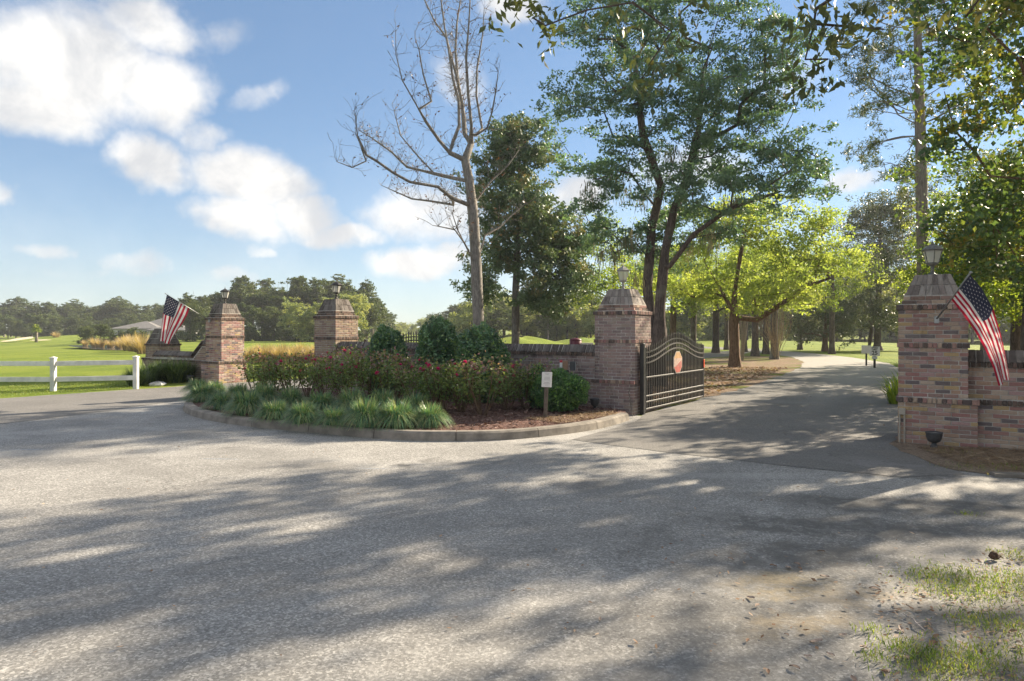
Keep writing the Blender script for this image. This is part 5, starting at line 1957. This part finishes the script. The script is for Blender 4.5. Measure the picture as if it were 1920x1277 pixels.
# tree line beyond the golf green on the left (top outline follows the wood)
G1 = 'pine wood beyond the golf green'
for px_ in np.arange(-60, 330, 11):
    top = np.interp(px_, [-60, 0, 20, 50, 75, 105, 130, 160, 190, 215, 245, 275, 300, 330], [560, 566, 558, 566, 574, 566, 570, 566, 572, 560, 564, 578, 572, 566])
    far('pine', px_ + g.uniform(-6, 6), top + g.uniform(-9, 3), g.uniform(185, 215), 'pine_tree', 'pine in the dark wood beyond the golf green', G1, 1.45)
for px_ in np.arange(-50, 330, 16):
    far('broad', px_ + g.uniform(-7, 7), g.uniform(584, 602), g.uniform(165, 182), 'broadleaf_tree', 'rounded tree at the foot of the wood by the golf green', 'understorey along the golf green', 1.3)
# pines behind the pillars
G2 = 'tall pines behind the left pillars'
for px_ in np.arange(345, 715, 11):
    top = np.interp(px_, [345, 365, 390, 430, 455, 480, 510, 540, 570, 600, 640, 660, 690, 720], [552, 540, 548, 528, 516, 520, 522, 516, 518, 510, 516, 528, 536, 570])
    far('pine', px_ + g.uniform(-5, 5), top + g.uniform(-2, 16), g.uniform(118, 140), 'pine_tree', 'pine in the tall stand behind the left pillars', G2, 1.25)
far('pine', 686, 512, 112, 'pine_tree', 'lone slender pine standing right of the tall pine stand', G2, 1.0)
for px_ in np.arange(350, 700, 24):
    far('broad', px_ + g.uniform(-7, 7), g.uniform(560, 590), g.uniform(100, 116), 'broadleaf_tree', 'rounded tree under the tall pines behind the pillars', 'understorey behind the pillars', 1.1)
for px_, w_ in ((560, 'left'), (600, 'middle'), (655, 'right')):
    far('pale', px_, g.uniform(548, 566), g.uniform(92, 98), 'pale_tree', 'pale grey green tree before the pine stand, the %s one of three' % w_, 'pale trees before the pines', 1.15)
# gap in the middle, lower far trees
G3 = 'far trees seen across the golf course'
for px_, top, Y in [(705, 572, 150), (722, 585, 165), (738, 596, 190), (752, 604, 210), (765, 606, 220), (778, 604, 215), (792, 598, 200), (806, 590, 190), (820, 586, 180), (838, 582, 170), (846, 566, 160), (858, 570, 160), (872, 584, 165)]:
    far('pale' if Y > 185 else ('pine' if px_ in (846, 858) else 'broad'), px_, top, Y, 'far_tree', 'hazy far tree in the gap across the golf course', G3, 1.5)
# woods beyond the lawn behind the magnolia and the oak, then round to the right
G4 = 'sunny woods across the lawn'
for px_ in np.arange(872, 1330, 10):
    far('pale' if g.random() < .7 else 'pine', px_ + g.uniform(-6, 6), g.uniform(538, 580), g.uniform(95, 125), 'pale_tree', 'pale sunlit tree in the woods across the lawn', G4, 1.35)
G5 = 'hazy woods beyond the driveway'
for px_ in np.arange(1330, 2050, 14):
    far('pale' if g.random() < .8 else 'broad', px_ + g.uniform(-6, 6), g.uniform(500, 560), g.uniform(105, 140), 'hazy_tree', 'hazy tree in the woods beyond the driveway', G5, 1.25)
for k, v in PR_.items():
    for p0 in v:
        if id(p0) not in usedp:
            for ch in list(p0.children):
                bpy.data.objects.remove(ch)
            bpy.data.objects.remove(p0)

# dark round shrubs before the house and on the lawn edge
G6 = 'dark shrubs in front of the house'
for n_, (px_, top, Y) in enumerate([(158, 610, 104), (172, 612, 100), (188, 607, 98), (208, 617, 96), (228, 619, 96), (248, 613, 95), (270, 619, 94), (292, 621, 92)]):
    far('broad', px_, top, Y, 'large_shrub', '%s large dark shrub from the left in front of the house' % ['first', 'second', 'third', 'fourth', 'fifth', 'sixth', 'seventh', 'eighth'][n_], G6, 1.35)


# ---- palm on the far lawn
c_ = at(68, 632, 110)
root = thing('palm_tree', 'small palm with a round head on the far lawn', 'palm', (c_.x, c_.y, -.2))
g = np.random.default_rng(3)
MB().tube([(0, 0, 0), (.05, 0, 1.2), (0, 0, 2.0)], [.24, .20, .24], 8).build('trunk', M['bark_pine'], root, True)
vs = []
for k in range(420):
    a, e = g.uniform(0, 6.28), g.uniform(-.5, 1.4)
    d = np.array([math.cos(a) * math.cos(e), math.sin(a) * math.cos(e), math.sin(e)])
    s_ = np.cross(d, [0, 0, 1.0])
    s_ /= np.linalg.norm(s_) + 1e-6
    L_ = g.uniform(.7, 1.15)
    p = np.array([0, 0, 2.2])
    vs.append([p + d * .2, p + d * L_ * .6 + s_ * .05, p + d * L_ - np.array([0, 0, .25]), p + d * L_ * .6 - s_ * .05])
link('crown', quads_mesh('crown', np.array(vs), g.random(len(vs))), LF['lime'], root)

# ---- house behind the shrubs
YH = 150.0
hx = lambda px_: (px_ - 960) / F * YH
hz_ = lambda py_: CH + (HZ - py_) * YH / F
hs = thing('house', 'pale house with large grey hipped roof behind dark shrubs', 'house', (hx(290), YH, 0))
M['roof'] = plain('grey_shingle', (.20, .19, .18), .85, var=.15, scale=2, bump=.2)
M['siding'] = plain('pale_siding', (.52, .51, .49), .7, var=.05)


def hip(x0, x1, y0, y1, ze, zr, ridge=.35):
    w = (x1 - x0)
    d = (y1 - y0) / 2
    rx = min(w / 2 * .96, d * (1 + ridge))
    V = [(x0, y0, ze), (x1, y0, ze), (x1, y1, ze), (x0, y1, ze), (x0 + rx, (y0 + y1) / 2, zr), (x1 - rx, (y0 + y1) / 2, zr),
         (x0, y0, ze - .2), (x1, y0, ze - .2), (x1, y1, ze - .2), (x0, y1, ze - .2)]
    return MB().add(V, [(0, 1, 5, 4), (1, 2, 5), (2, 3, 4, 5), (3, 0, 4), (9, 8, 7, 6), (6, 7, 1, 0), (7, 8, 2, 1), (8, 9, 3, 2), (9, 6, 0, 3)])


X = lambda px_: hx(px_) - hx(290)
for (a, b, y0, y1, e, r_) in ((205, 300, 0, 9, 616, 602), (232, 338, 3, 14, 613, 591), (285, 368, -3, 6, 619, 607)):
    MB().box(((X(a) + X(b)) / 2, (y0 + y1) / 2, hz_(e) / 2 - .3), (X(b) - X(a) - .9, y1 - y0 - .9, hz_(e) + .45)).build('wall', M['siding'], hs)
    hip(X(a), X(b), y0, y1, hz_(e), hz_(r_)).build('roof', M['roof'], hs)
for px_ in (300, 318, 336, 352):
    w_ = MB().bbox((X(px_), -2.56, 1.25), (1.1, .08, 1.5), .01).build('window', M['white_paint'], hs)
    MB().box((X(px_), -2.605, 1.25), (.85, .012, 1.25)).build('pane', M['window'], w_)
for px_ in (222, 245, 270):
    w_ = MB().bbox((X(px_), .44, 1.2), (1.1, .08, 1.3), .01).build('window', M['white_paint'], hs)
    MB().box((X(px_), .395, 1.2), (.85, .012, 1.05)).build('pane', M['window'], w_)

# ------------------------------------------------------------------ grasses and reeds
def blades(n, rad, h, g, wd=.011, curve=.55, seg=3, spread=1.0):
    """arching blades from a tuft; returns (N*seg,4,3) quads and tones"""
    a = g.uniform(0, 2 * math.pi, n)
    r0 = rad * .35 * np.sqrt(g.random(n))
    base = np.stack([r0 * np.cos(a), r0 * np.sin(a), np.zeros(n)], 1)
    a2 = a + g.normal(size=n) * .5
    out = np.stack([np.cos(a2), np.sin(a2), np.zeros(n)], 1)
    side = np.stack([-np.sin(a2), np.cos(a2), np.zeros(n)], 1)
    hh = h * g.uniform(.65, 1.1, n)
    rr = rad * g.uniform(.25, 1.0, n) * spread
    quads = []
    prevc, prevw = base, np.full(n, wd * .8)
    for s_ in range(1, seg + 1):
        t = s_ / seg
        z = hh * (1.9 * t - curve * 1.62 * t * t * (rr / rad + .25))
        c = base + out * (rr * t ** 1.35)[:, None]
        c[:, 2] = np.maximum(z, .01)
        w = np.full(n, wd * (1 - t) + .0015)
        q = np.stack([prevc - side * prevw[:, None] / 2, prevc + side * prevw[:, None] / 2, c + side * w[:, None] / 2, c - side * w[:, None] / 2], 1)
        quads.append(q)
        prevc, prevw = c, w
    tone = g.random(n)
    return np.concatenate(quads), np.tile(tone, seg)


def tuft_mesh(name, n, rad, h, seed, **kw):
    g = np.random.default_rng(seed)
    q, t = blades(n, rad, h, g, **kw)
    return quads_mesh(name, q, t)


ORD = ['first', 'second', 'third', 'fourth', 'fifth', 'sixth', 'seventh', 'eighth', 'ninth', 'tenth', 'eleventh', 'twelfth', 'thirteenth', 'fourteenth', 'fifteenth', 'sixteenth', 'seventeenth']
cl = [tuft_mesh('grass_clump', 1500, .46, .44, 500 + i, wd=.016, curve=.98, seg=4) for i in range(5)]
for m_ in cl:
    m_.materials.append(LF['clump'])
front = [(384, 752), (420, 766), (466, 777), (518, 786), (572, 793), (630, 797), (688, 800), (746, 800), (808, 799)]
second = [(372, 738), (404, 744), (446, 751), (494, 759), (546, 766), (602, 772), (660, 776), (718, 778), (778, 781)]
g = np.random.default_rng(12)
for row, nm, sc_ in ((front, 'front', 1.0), (second, 'second', 1.0)):
    for i, (px_, py_) in enumerate(row):
        gx, gy = gp(px_, py_ - 1, .14)
        gy -= .10 if nm == 'front' else 0
        # pulled a little towards the bed so the blades stay behind the kerb top
        o = link('grass_clump', cl[int(g.integers(5))])
        o.location = (gx, gy, .13)
        s_ = g.uniform(.82, 1.08)
        o.scale = (s_, s_, s_ * g.uniform(.85, 1.15))
        o.rotation_euler[2] = g.uniform(0, 6.28)
        tag(o, '%s blue green grass clump from the left in the %s row inside the kerb' % (ORD[i], nm), 'grass clump', 'grass clumps along the kerb')
dk = [tuft_mesh('dark_grass', 700, .55, .42, 520 + i, wd=.016, curve=.62) for i in range(3)]
for m_ in dk:
    m_.materials.append(LF['darkgrass'])
for i, (px_, py_, s_) in enumerate([(256, 724, 1.2), (280, 719, 1.4), (304, 716, 1.5), (328, 717, 1.6), (350, 715, 1.5), (366, 709, 1.2)]):
    gx, gy = gp(px_, py_)
    o = link('dark_grass', dk[i % 3])
    o.location = (gx, gy, .0)
    o.scale = (s_ * .95, s_ * .95, s_)
    o.rotation_euler[2] = i * 1.3
    tag(o, '%s dark arching grass clump from the left under the stepped wall' % ORD[i], 'grass clump', 'dark grass clumps by the stepped wall')
sm = tuft_mesh('strap_leaf_plant', 90, .65, .62, 540, wd=.055, curve=.55)
sm.materials.append(LF['strap'])
for i, (px_, py_) in enumerate([(1686, 758), (1700, 748)]):
    gx, gy = gp(px_, py_)
    o = link('strap_leaf_plant', sm)
    o.location = (gx, gy, .01)
    o.rotation_euler[2] = i * 2.0
    tag(o, ['yellow green strap leaved plant poking out left of the right pillar', 'strap leaved plant tucked behind the right pillar'][i], 'plant', 'strap leaved plants')

# tan reeds along the pond and behind the rose bed
rd = [tuft_mesh('reed_clump', 260, .55, 1.0, 560 + i, wd=.035, curve=.35) for i in range(3)]
for m_ in rd:
    m_.materials.append(LF['reed'])
i = 0
for (px_, Y, s_, n_) in [(225, 66, 1.0, 0), (240, 60, 1.25, 0), (252, 58, 1.4, 0), (262, 56, 1.6, 0), (188, 70, 1.0, 0), (178, 72, 1.1, 0), (208, 70, .9, 0), (160, 76, .8, 0), (268, 52, 1.4, 0), (105, 140, 1.5, 0),
                         (245, 70, 1.4, 0), (230, 74, 1.2, 0)]:
    o = link('reed_clump', rd[i % 3])
    o.location = ((px_ - 960) / F * Y, Y, -.1)
    o.scale = (s_ * 1.5, s_ * 1.3, s_ * .72)
    o.rotation_euler[2] = i * 1.7
    tag(o, 'tan reed clump on the bank beside the pond', 'reeds', 'reeds by the pond')
    i += 1
for k in range(16):
    px_ = 468 + k * 9
    Y = 38 + (k % 3) * 1.5
    o = link('reed_clump', rd[k % 3])
    o.location = ((px_ - 960) / F * Y, Y, 0)
    s_ = 1.0 + .25 * (k % 4) / 3
    o.scale = (s_ * 1.1, s_ * 1.1, s_ * .58)
    o.rotation_euler[2] = k * 2.1
    tag(o, 'pinkish tan reed clump between the two left pillars', 'reeds', 'reeds beyond the exit lane')

# ------------------------------------------------------------------ clipped bushes and roses
def ball(name, label, c, rx, rz_, seed, lmat, n=5200, L=.055, group=None, zc=None, flat_bottom=True):
    g = np.random.default_rng(seed)
    root = thing(name, label, 'bush', c, 0, group)
    v = g.normal(size=(n, 3))
    v /= np.linalg.norm(v, axis=1, keepdims=True)
    r = 1 - .18 * g.random((n, 1)) ** 1.5 + np.where(g.random((n, 1)) < .05, .10 * g.random((n, 1)), 0)
    lump = 1 + .05 * np.sin(v[:, :1] * 7 + seed) + .05 * np.cos(v[:, 1:2] * 6 + seed) + .05 * np.sin(v[:, 2:] * 9 + v[:, :1] * 6) + .03 * np.sin(v[:, :1] * 17 + v[:, 2:] * 13)
    zc = rz_ * .92 if zc is None else zc
    C = v * r * lump * np.array([rx, rx, rz_]) + np.array([0, 0, zc])
    keep = C[:, 2] > .05
    C, v = C[keep], v[keep]
    patch = np.sin(v[:, 0] * 5 + seed * 1.3) * np.sin(v[:, 2] * 6 + seed) + .5 * np.sin(v[:, 0] * 13 + v[:, 2] * 11)
    tone = np.clip(.28 + .20 * patch + .45 * (g.random(len(C)) - .3), 0, 1)
    tone = np.where(g.random(len(C)) < .10, .97, tone)
    link('foliage', quads_mesh('foliage', leaf_verts(C, L, L * .55, g), tone), lmat, root)
    # inner mass of leaves and branching stems
    inner = MB()
    for k in range(9):
        a = k * 2.4
        inner.tube([(math.cos(a) * .05, math.sin(a) * .05, 0), (math.cos(a) * rx * .35, math.sin(a) * rx * .35, zc * .7), (math.cos(a) * rx * .7, math.sin(a) * rx * .7, zc + rz_ * .35 * math.sin(k))], [.03, .02, .008], 5, caps=False)
    inner.build('stems', M['bark_dark'], root)
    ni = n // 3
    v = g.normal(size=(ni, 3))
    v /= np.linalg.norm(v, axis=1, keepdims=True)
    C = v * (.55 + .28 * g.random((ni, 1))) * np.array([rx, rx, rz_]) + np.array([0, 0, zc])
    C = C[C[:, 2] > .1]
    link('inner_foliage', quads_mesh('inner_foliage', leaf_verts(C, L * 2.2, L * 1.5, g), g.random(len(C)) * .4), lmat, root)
    return root


def bush_at(px_, Y, top_py, half_px, *a, **k):
    x = (px_ - 960) / F * Y
    top = (HZ - top_py) * Y / F + CH
    rx = half_px * Y / F
    return x, top, rx


for (px_, Y, top_py, hp, lab, sd) in [(725, 17.3, 613, 39, 'smallest round clipped bush, nearest the brown pillar', 1), (822, 16.6, 598, 45, 'tall round clipped bush in the middle of the three', 2), (903, 15.8, 612, 50, 'wide round clipped bush nearest the gate pillar, under the bare trunk', 3)]:
    x, top, rx = bush_at(px_, Y, top_py, hp)
    rz_ = (top - .12) / 1.86
    ball('round_bush', lab, (x, Y, .12), rx, rz_ * .98, 600 + sd, LF['holly'], 8500, .075, 'round clipped bushes behind the roses')
x, top, rx = bush_at(1050, 14.3, 690, 50)
ball('clipped_boxwood', 'bright green clipped boxwood behind the white notice', (x, 14.3, .12), .57, .45, 611, LF['box'], 8000, .05, 'boxwood by the gate pillar', zc=.47)
x = (1010 - 960) / F * 14.5
ball('clipped_boxwood', 'small boxwood peeping out left of the clipped bright one', (x, 14.7, .12), .36, .46, 612, LF['box'], 3200, .05, 'boxwood by the gate pillar', zc=.52)


def rose_proto(seed, H=1.0, nst=12, green=.5):
    g = np.random.default_rng(seed)
    st = MB()
    C, tone, blooms = [], [], []
    for k in range(nst):
        a = g.uniform(0, 6.28)
        r_ = g.uniform(.15, .48)
        p = np.array([math.cos(a) * .05, math.sin(a) * .05, 0.0])
        e = np.array([math.cos(a) * r_, math.sin(a) * r_, H * g.uniform(.7, 1.1)])
        m_ = (p + e) / 2 + np.array([math.cos(a) * .08, math.sin(a) * .08, .12])
        st.tube([p, m_, e], [.010, .008, .004], 4, caps=False)
        for s_ in range(7):
            t = g.uniform(.38, 1.0)
            q = (1 - t) ** 2 * p + 2 * t * (1 - t) * m_ + t * t * e
            d = g.normal(size=3)
            d /= np.linalg.norm(d)
            w = q + d * g.uniform(.08, .22)
            st.tube([q, w], [.004, .002], 3, caps=False)
            n_ = 9
            C.append(w + g.normal(size=(n_, 3)) * .065)
            zt = min(1, max(0, w[2] / H - .55) * 2.2)
            tone.append(np.clip(g.random(n_) * .5 + (.5 * zt if g.random() < (1 - green) else 0), 0, 1))
        if g.random() < .38:
            blooms.append(e)
    C = np.concatenate(C)
    tone = np.concatenate(tone)
    return st.mesh('stems', False), quads_mesh('leaves', leaf_verts(C, .062, .040, g, .2), tone), blooms


def bloom_mesh(seed):
    g = np.random.default_rng(seed)
    vs = []
    for k in range(16):
        a = k * 2.4
        e = 1.35 - k * .075
        d = np.array([math.cos(a) * math.cos(e), math.sin(a) * math.cos(e), math.sin(e)])
        s_ = np.cross(d, [0, 0, 1.0])
        s_ /= np.linalg.norm(s_) + 1e-6
        r_ = .028
        p = np.array([0, 0, 0.0])
        vs.append([p, p + d * r_ + s_ * .018, p + d * r_ * 1.5 + np.array([0, 0, .006]), p + d * r_ - s_ * .018])
    return quads_mesh('bloom', np.array(vs), g.random(len(vs)))


BM = bloom_mesh(1)
BM.materials.append(LF['bloom'])
RP = [rose_proto(700, 1.0, 15, .35), rose_proto(701, .95, 14, .5), rose_proto(702, 1.05, 16, .3), rose_proto(703, .9, 15, .85), rose_proto(704, 1.0, 14, .4)]
for st_, lf_, _ in RP:
    st_.materials.append(M['bark_brown'])
    lf_.materials.append(LF['rose'])
roses = [(480, 742, 1.0, 0), (512, 746, 1.0, 1), (548, 748, 1.0, 2), (578, 744, .95, 0), (610, 750, 1.0, 4), (648, 752, 1.0, 1), (690, 756, 1.02, 2), (735, 760, .98, 0), (780, 766, .95, 4), (828, 770, .98, 1),
         (866, 772, .98, 2), (905, 778, .92, 0), (950, 768, .95, 3), (985, 766, .85, 2),
         (640, 738, 1.05, 2), (700, 742, 1.05, 4)]
order = sorted(range(len(roses)), key=lambda i: roses[i][0])
bg_n = np.random.default_rng(14)
for rank, i in enumerate(order):
    px_, py_, s_, k = roses[i]
    gx, gy = gp(px_, py_ + 2, .14)
    gy = min(gy, 15.6 - (gx - 2.6) * .63 - .75)
    gx = (px_ - 960) / F * gy
    lab = '%s rose bush counting from the left end of the bed' % (ORD[rank] if rank < 17 else ['eighteenth', 'nineteenth', 'twentieth'][rank - 17])
    if k == 3:
        lab = 'greener leafy rose bush, ' + lab.replace(' rose bush', '')
    root = thing('rose_bush', lab, 'rose bush', (gx, gy, .13), bg_n.uniform(0, 6.28), 'rose bushes in the bed')
    s_ *= bg_n.uniform(1.0, 1.2)
    root.scale = (s_ * 1.05, s_ * 1.05, s_)
    link('stems', RP[k][0], None, root)
    link('leaves', RP[k][1], None, root)
    for e in RP[k][2]:
        if bg_n.random() < .75:
            o = link('bloom', BM, None, root)
            o.location = tuple(e)
            o.rotation_euler = (bg_n.uniform(-.8, .8), bg_n.uniform(-.8, .8), 0)
            k_ = bg_n.uniform(.9, 1.4)
            o.scale = (k_, k_, k_)

# ------------------------------------------------------------------ mulch chips, straw, fallen leaves, verge grass
def poly_pts(poly, n, g):
    P = np.array(poly)
    lo, hi = P.min(0), P.max(0)
    out = []
    while len(out) < n:
        q = lo + g.random((n * 2, 2)) * (hi - lo)
        ins = np.zeros(len(q), bool)
        j = len(P) - 1
        for i in range(len(P)):
            c = ((P[i, 1] > q[:, 1]) != (P[j, 1] > q[:, 1])) & (q[:, 0] < (P[j, 0] - P[i, 0]) * (q[:, 1] - P[i, 1]) / (P[j, 1] - P[i, 1] + 1e-12) + P[i, 0])
            ins ^= c
            j = i
        out += list(q[ins])
    return np.array(out[:n])


def scatter(name, label, pts, z, L, Wd, mat, g, tilt=.35, lift=.004):
    n = len(pts)
    C = np.zeros((n, 3))
    C[:, :2] = pts
    a = g.uniform(0, 6.28, n)
    t = np.stack([np.cos(a), np.sin(a), g.normal(size=n) * tilt * .5], 1)
    b = np.stack([-np.sin(a), np.cos(a), g.normal(size=n) * tilt], 1)
    s_ = g.uniform(.5, 1.3, (n, 1))
    C[:, 2] = z + lift + (np.abs(t[:, 2]) * L * .5 + np.abs(b[:, 2]) * Wd * .5) * s_[:, 0] * (1 if L > .03 else 1)
    V = np.stack([C - t * L / 2 * s_, C + b * Wd / 2 * s_, C + t * L / 2 * s_, C - b * Wd / 2 * s_], 1)
    o = link(name, quads_mesh(name, V, g.random(n)), mat)
    return tag(o, label, kind='stuff')


g = np.random.default_rng(33)
LF['chips'] = leaf_mat('mulch_chips', [(.10, .055, .045), (.17, .095, .08), (.24, .15, .125), (.33, .25, .21)], .05, .9, .1)
LF['straw'] = leaf_mat('straw_needles', [(.17, .115, .075), (.27, .19, .12), (.36, .27, .18), (.44, .35, .25)], .15, .8, .15)
LF['litter'] = leaf_mat('fallen_leaf_tones', [(.14, .075, .045), (.24, .15, .095), (.34, .24, .17), (.42, .33, .26)], .12, .75, .2)
bedp = [(q[0] * .97, q[1] + .28) for q in isl[:58]] + [(-5.2, 18.6), (2.2, 15.0)]
pts = poly_pts(bedp, 9000, g)
zb = .13 + .06 * np.clip(1 - np.hypot((pts[:, 0] + 2.2) / 5.0, (pts[:, 1] - 15.6) / 4.0), 0, 1)
scatter('mulch_chips', 'reddish bark mulch chips over the planting bed', pts, zb, .075, .022, LF['chips'], g, .5)
pts = poly_pts([(6.5, 10.7), (6.3, 9.2), (6.9, 8.8), (9.5, 8.3), (10, 9.6), (8.0, 10.6)], 5200, g)
scatter('pine_straw', 'dry pine straw and leaves at the foot of the right wall', pts, .014, .20, .008, LF['straw'], g, .25)
pts = poly_pts([(.95, 12.45), (2.3, 13.9), (2.0, 14.5), (.2, 13.2)], 2600, g)
scatter('pine_straw', 'tan pine straw inside the kerb near the gate pillar', pts, .145, .15, .008, LF['straw'], g, .25)
pts = poly_pts([(3.2, 16.2), (4.8, 17.7), (7.6, 22.4), (9.4, 25.6), (13.5, 32.6), (10.5, 34), (6.0, 28), (3.0, 22)], 6000, g)
scatter('leaf_litter', 'brown leaf litter under the median trees', pts, .013, .13, .06, LF['litter'], g, .35)
pts = np.concatenate([poly_pts([(4.4, 5.8), (2.7, 5.0), (2.0, 3.6), (2.2, 2.8), (6, 3.0), (6.5, 5.8)], 2600, g), g.normal(size=(170, 2)) * np.array([1.2, .9]) + np.array([2.2, 4.6]), poly_pts([(-6, 4), (6, 3.5), (6, 9), (-6, 12)], 130, g), poly_pts([(3.5, 9.2), (6.1, 9.4), (11, 19), (7.5, 21), (3.5, 14.8)], 200, g)])
scatter('leaf_litter', 'small fallen leaves and bits on the forecourt asphalt and verge', pts, .012, .042, .017, LF['litter'], g, .35)
# larger fallen leaves one can pick out
lm = quads_mesh('fallen_leaf', np.array([[(-.055, 0, 0.004), (0, .026, .016), (.06, .004, .006), (.004, -.026, .014)]]), np.array([.7]))
lms = []
for k in range(3):
    mb = MB()
    n_ = 6
    V = []
    for i in range(n_ + 1):
        t = i / n_
        w_ = .027 * math.sin(math.pi * min(1, t * .92 + .06)) * (1 + .12 * random.random())
        x_ = -.06 + .12 * t
        z_ = .010 + .012 * math.sin(3 * t + k)
        V += [(x_, -w_, z_ + .012), (x_, 0, z_ - .004), (x_, w_, z_ + .008)]
    fs = []
    for i in range(n_):
        fs += [(i * 3, i * 3 + 1, i * 3 + 4, i * 3 + 3), (i * 3 + 1, i * 3 + 2, i * 3 + 5, i * 3 + 4)]
    mb.add(V, fs)
    me = mb.mesh('fallen_leaf', True)
    me.materials.append(plain('fallen_leaf_tan%d' % k, [(.30, .21, .155), (.24, .14, .085), (.36, .27, .21)][k], .7, var=.2, scale=40))
    lms.append(me)
for (px_, py_) in [(1515, 1235), (1557, 1232), (1490, 1258), (1440, 1265), (1420, 1140), (1408, 1125), (1402, 1206), (1530, 1208), (1495, 1063), (1478, 1068), (1500, 1070), (1450, 1065), (1395, 1060), (1540, 1038), (1546, 1085), (1600, 1280),
                   (1655, 1135), (1755, 1200), (1748, 1213), (1690, 1185), (1620, 1220), (1580, 1195), (1640, 1110), (1260, 1060), (1125, 1165), (1370, 1052), (1475, 1195), (1850, 1150), (1700, 1240), (1660, 1265), (1900, 1190)]:
    gx, gy = gp(px_, py_)
    o = link('fallen_leaf', lms[int(g.integers(3))])
    o.location = (gx, gy, .013)
    o.rotation_euler = (g.uniform(-.2, .2), g.uniform(-.15, .15), g.uniform(0, 6.28))
    s_ = g.uniform(.32, .66)
    o.scale = (s_, s_, s_)
    tag(o, 'curled tan fallen leaf on the asphalt near the worn verge', 'leaf', 'fallen leaves by the verge')
# twig and cone
o = MB().tube([(0, 0, .012), (.05, .10, .02), (.12, .16, .015), (.14, .26, .02)], [.005, .006, .005, .003], 5).tube([(.05, .10, .02), (.16, .08, .02), (.22, .02, .012)], [.005, .004, .002], 5).build('fallen_twig', plain('bleached_twig', (.33, .29, .27), .9))
o.location = (*gp(1735, 1190), .012)
o.rotation_euler[2] = .5
o.scale = (.8, .8, 1)
tag(o, 'forked bleached twig lying on the worn verge', 'twig')
cone = MB().lathe([(.004, 0), (.030, .008), (.042, .025), (.036, .045), (.018, .062), (.004, .068)], 9)
cone.v = [(x + random.uniform(-.006, .006), y + random.uniform(-.006, .006), z) for x, y, z in cone.v]
o = cone.build('pine_cone', plain('cone_brown', (.09, .05, .03), .9, var=.4, scale=60, bump=.8))
o.location = (*gp(1864, 1052), .012)
tag(o, 'brown pine cone at the verge edge', 'pine cone')
# grass growing through the verge
q_, t_ = [], []
for (px_, py_, n_, r_, h_) in [(1830, 1098, 750, .26, .034), (1880, 1106, 700, .26, .036), (1790, 1112, 380, .18, .03), (1905, 1090, 350, .2, .034), (1765, 1078, 200, .10, .036), (1735, 1082, 110, .07, .036), (1815, 968, 60, .06, .04), (1700, 1222, 260, .10, .04), (1780, 1245, 420, .14, .045), (1630, 1185, 70, .05, .04),
                               (1860, 1240, 600, .2, .045), (1900, 1180, 400, .16, .04), (1820, 1165, 180, .10, .04), (1900, 1045, 220, .12, .04), (1640, 1240, 70, .05, .04), (1740, 1265, 260, .12, .04), (1790, 850, 60, .2, .05), (1820, 880, 80, .22, .06), (1900, 880, 80, .22, .06)]:
    gx, gy = gp(px_, py_)
    c_ = g.normal(size=(n_, 2)) * r_ * np.array([1, .75]) + np.array([gx, gy])
    a = g.uniform(0, 6.28, n_)
    hh = h_ * g.uniform(.4, 1.2, n_)
    ln = hh * g.uniform(.3, 1.4, n_)
    b0 = np.stack([c_[:, 0], c_[:, 1], np.full(n_, .011)], 1)
    sd = np.stack([-np.sin(a), np.cos(a), np.zeros(n_)], 1) * .0038
    tp = b0 + np.stack([np.cos(a) * ln, np.sin(a) * ln, hh], 1)
    md = b0 + np.stack([np.cos(a) * ln * .35, np.sin(a) * ln * .35, hh * .65], 1)
    q_.append(np.stack([b0 - sd, md - sd * .8, tp, md + sd * .8], 1))
    t_.append(g.random(n_))
o = link('verge_grass', quads_mesh('verge_grass', np.concatenate(q_), np.concatenate(t_)), LF['verge'])
tag(o, 'patchy short grass growing through the worn verge', kind='stuff')
# lawn edge blades by the lane on the left
n_ = 26000
pts = poly_pts([(-20.5, 12.2), (-14.3, 18.6), (-12.3, 21.2), (-11.6, 22.2), (-13.5, 24.5), (-21.5, 24.0), (-24, 14)], n_, g)
a = g.uniform(0, 6.28, n_)
hh = .055 * g.uniform(.4, 1.2, n_)
b0 = np.stack([pts[:, 0], pts[:, 1], np.zeros(n_)], 1)
sd = np.stack([-np.sin(a), np.cos(a), np.zeros(n_)], 1) * .006
tp = b0 + np.stack([np.cos(a) * hh * .5, np.sin(a) * hh * .5, hh], 1)
md = b0 + np.stack([np.cos(a) * hh * .15, np.sin(a) * hh * .15, hh * .6], 1)
o = link('lawn_grass', quads_mesh('lawn_grass', np.stack([b0 - sd, md - sd * .8, tp, md + sd * .8], 1), g.random(n_)), LF['verge'])
tag(o, 'short lawn grass along the lane edge under the white fence', kind='stuff')

# ------------------------------------------------------------------ the damp morning air between the trees
hz = MB().box((0, 140, 12.0), (1100, 440, 28.0)).build('haze', None)
hm = bpy.data.materials.new('haze')
hm.use_nodes = True
ht = NT(hm.node_tree)
ht.n.remove(ht.n['Principled BSDF'])
pv = ht.n.new('ShaderNodeVolumePrincipled')
pv.inputs['Color'].default_value = (.92, .95, 1.0, 1)
pv.inputs['Density'].default_value = 0.0005
pv.inputs['Anisotropy'].default_value = 0.25
ht.l.new(pv.outputs[0], ht.n['Material Output'].inputs['Volume'])
hz.data.materials.clear()
hz.data.materials.append(hm)
tag(hz, 'thin pale haze in the air', kind='stuff')
SC.cycles.volume_bounces = 0
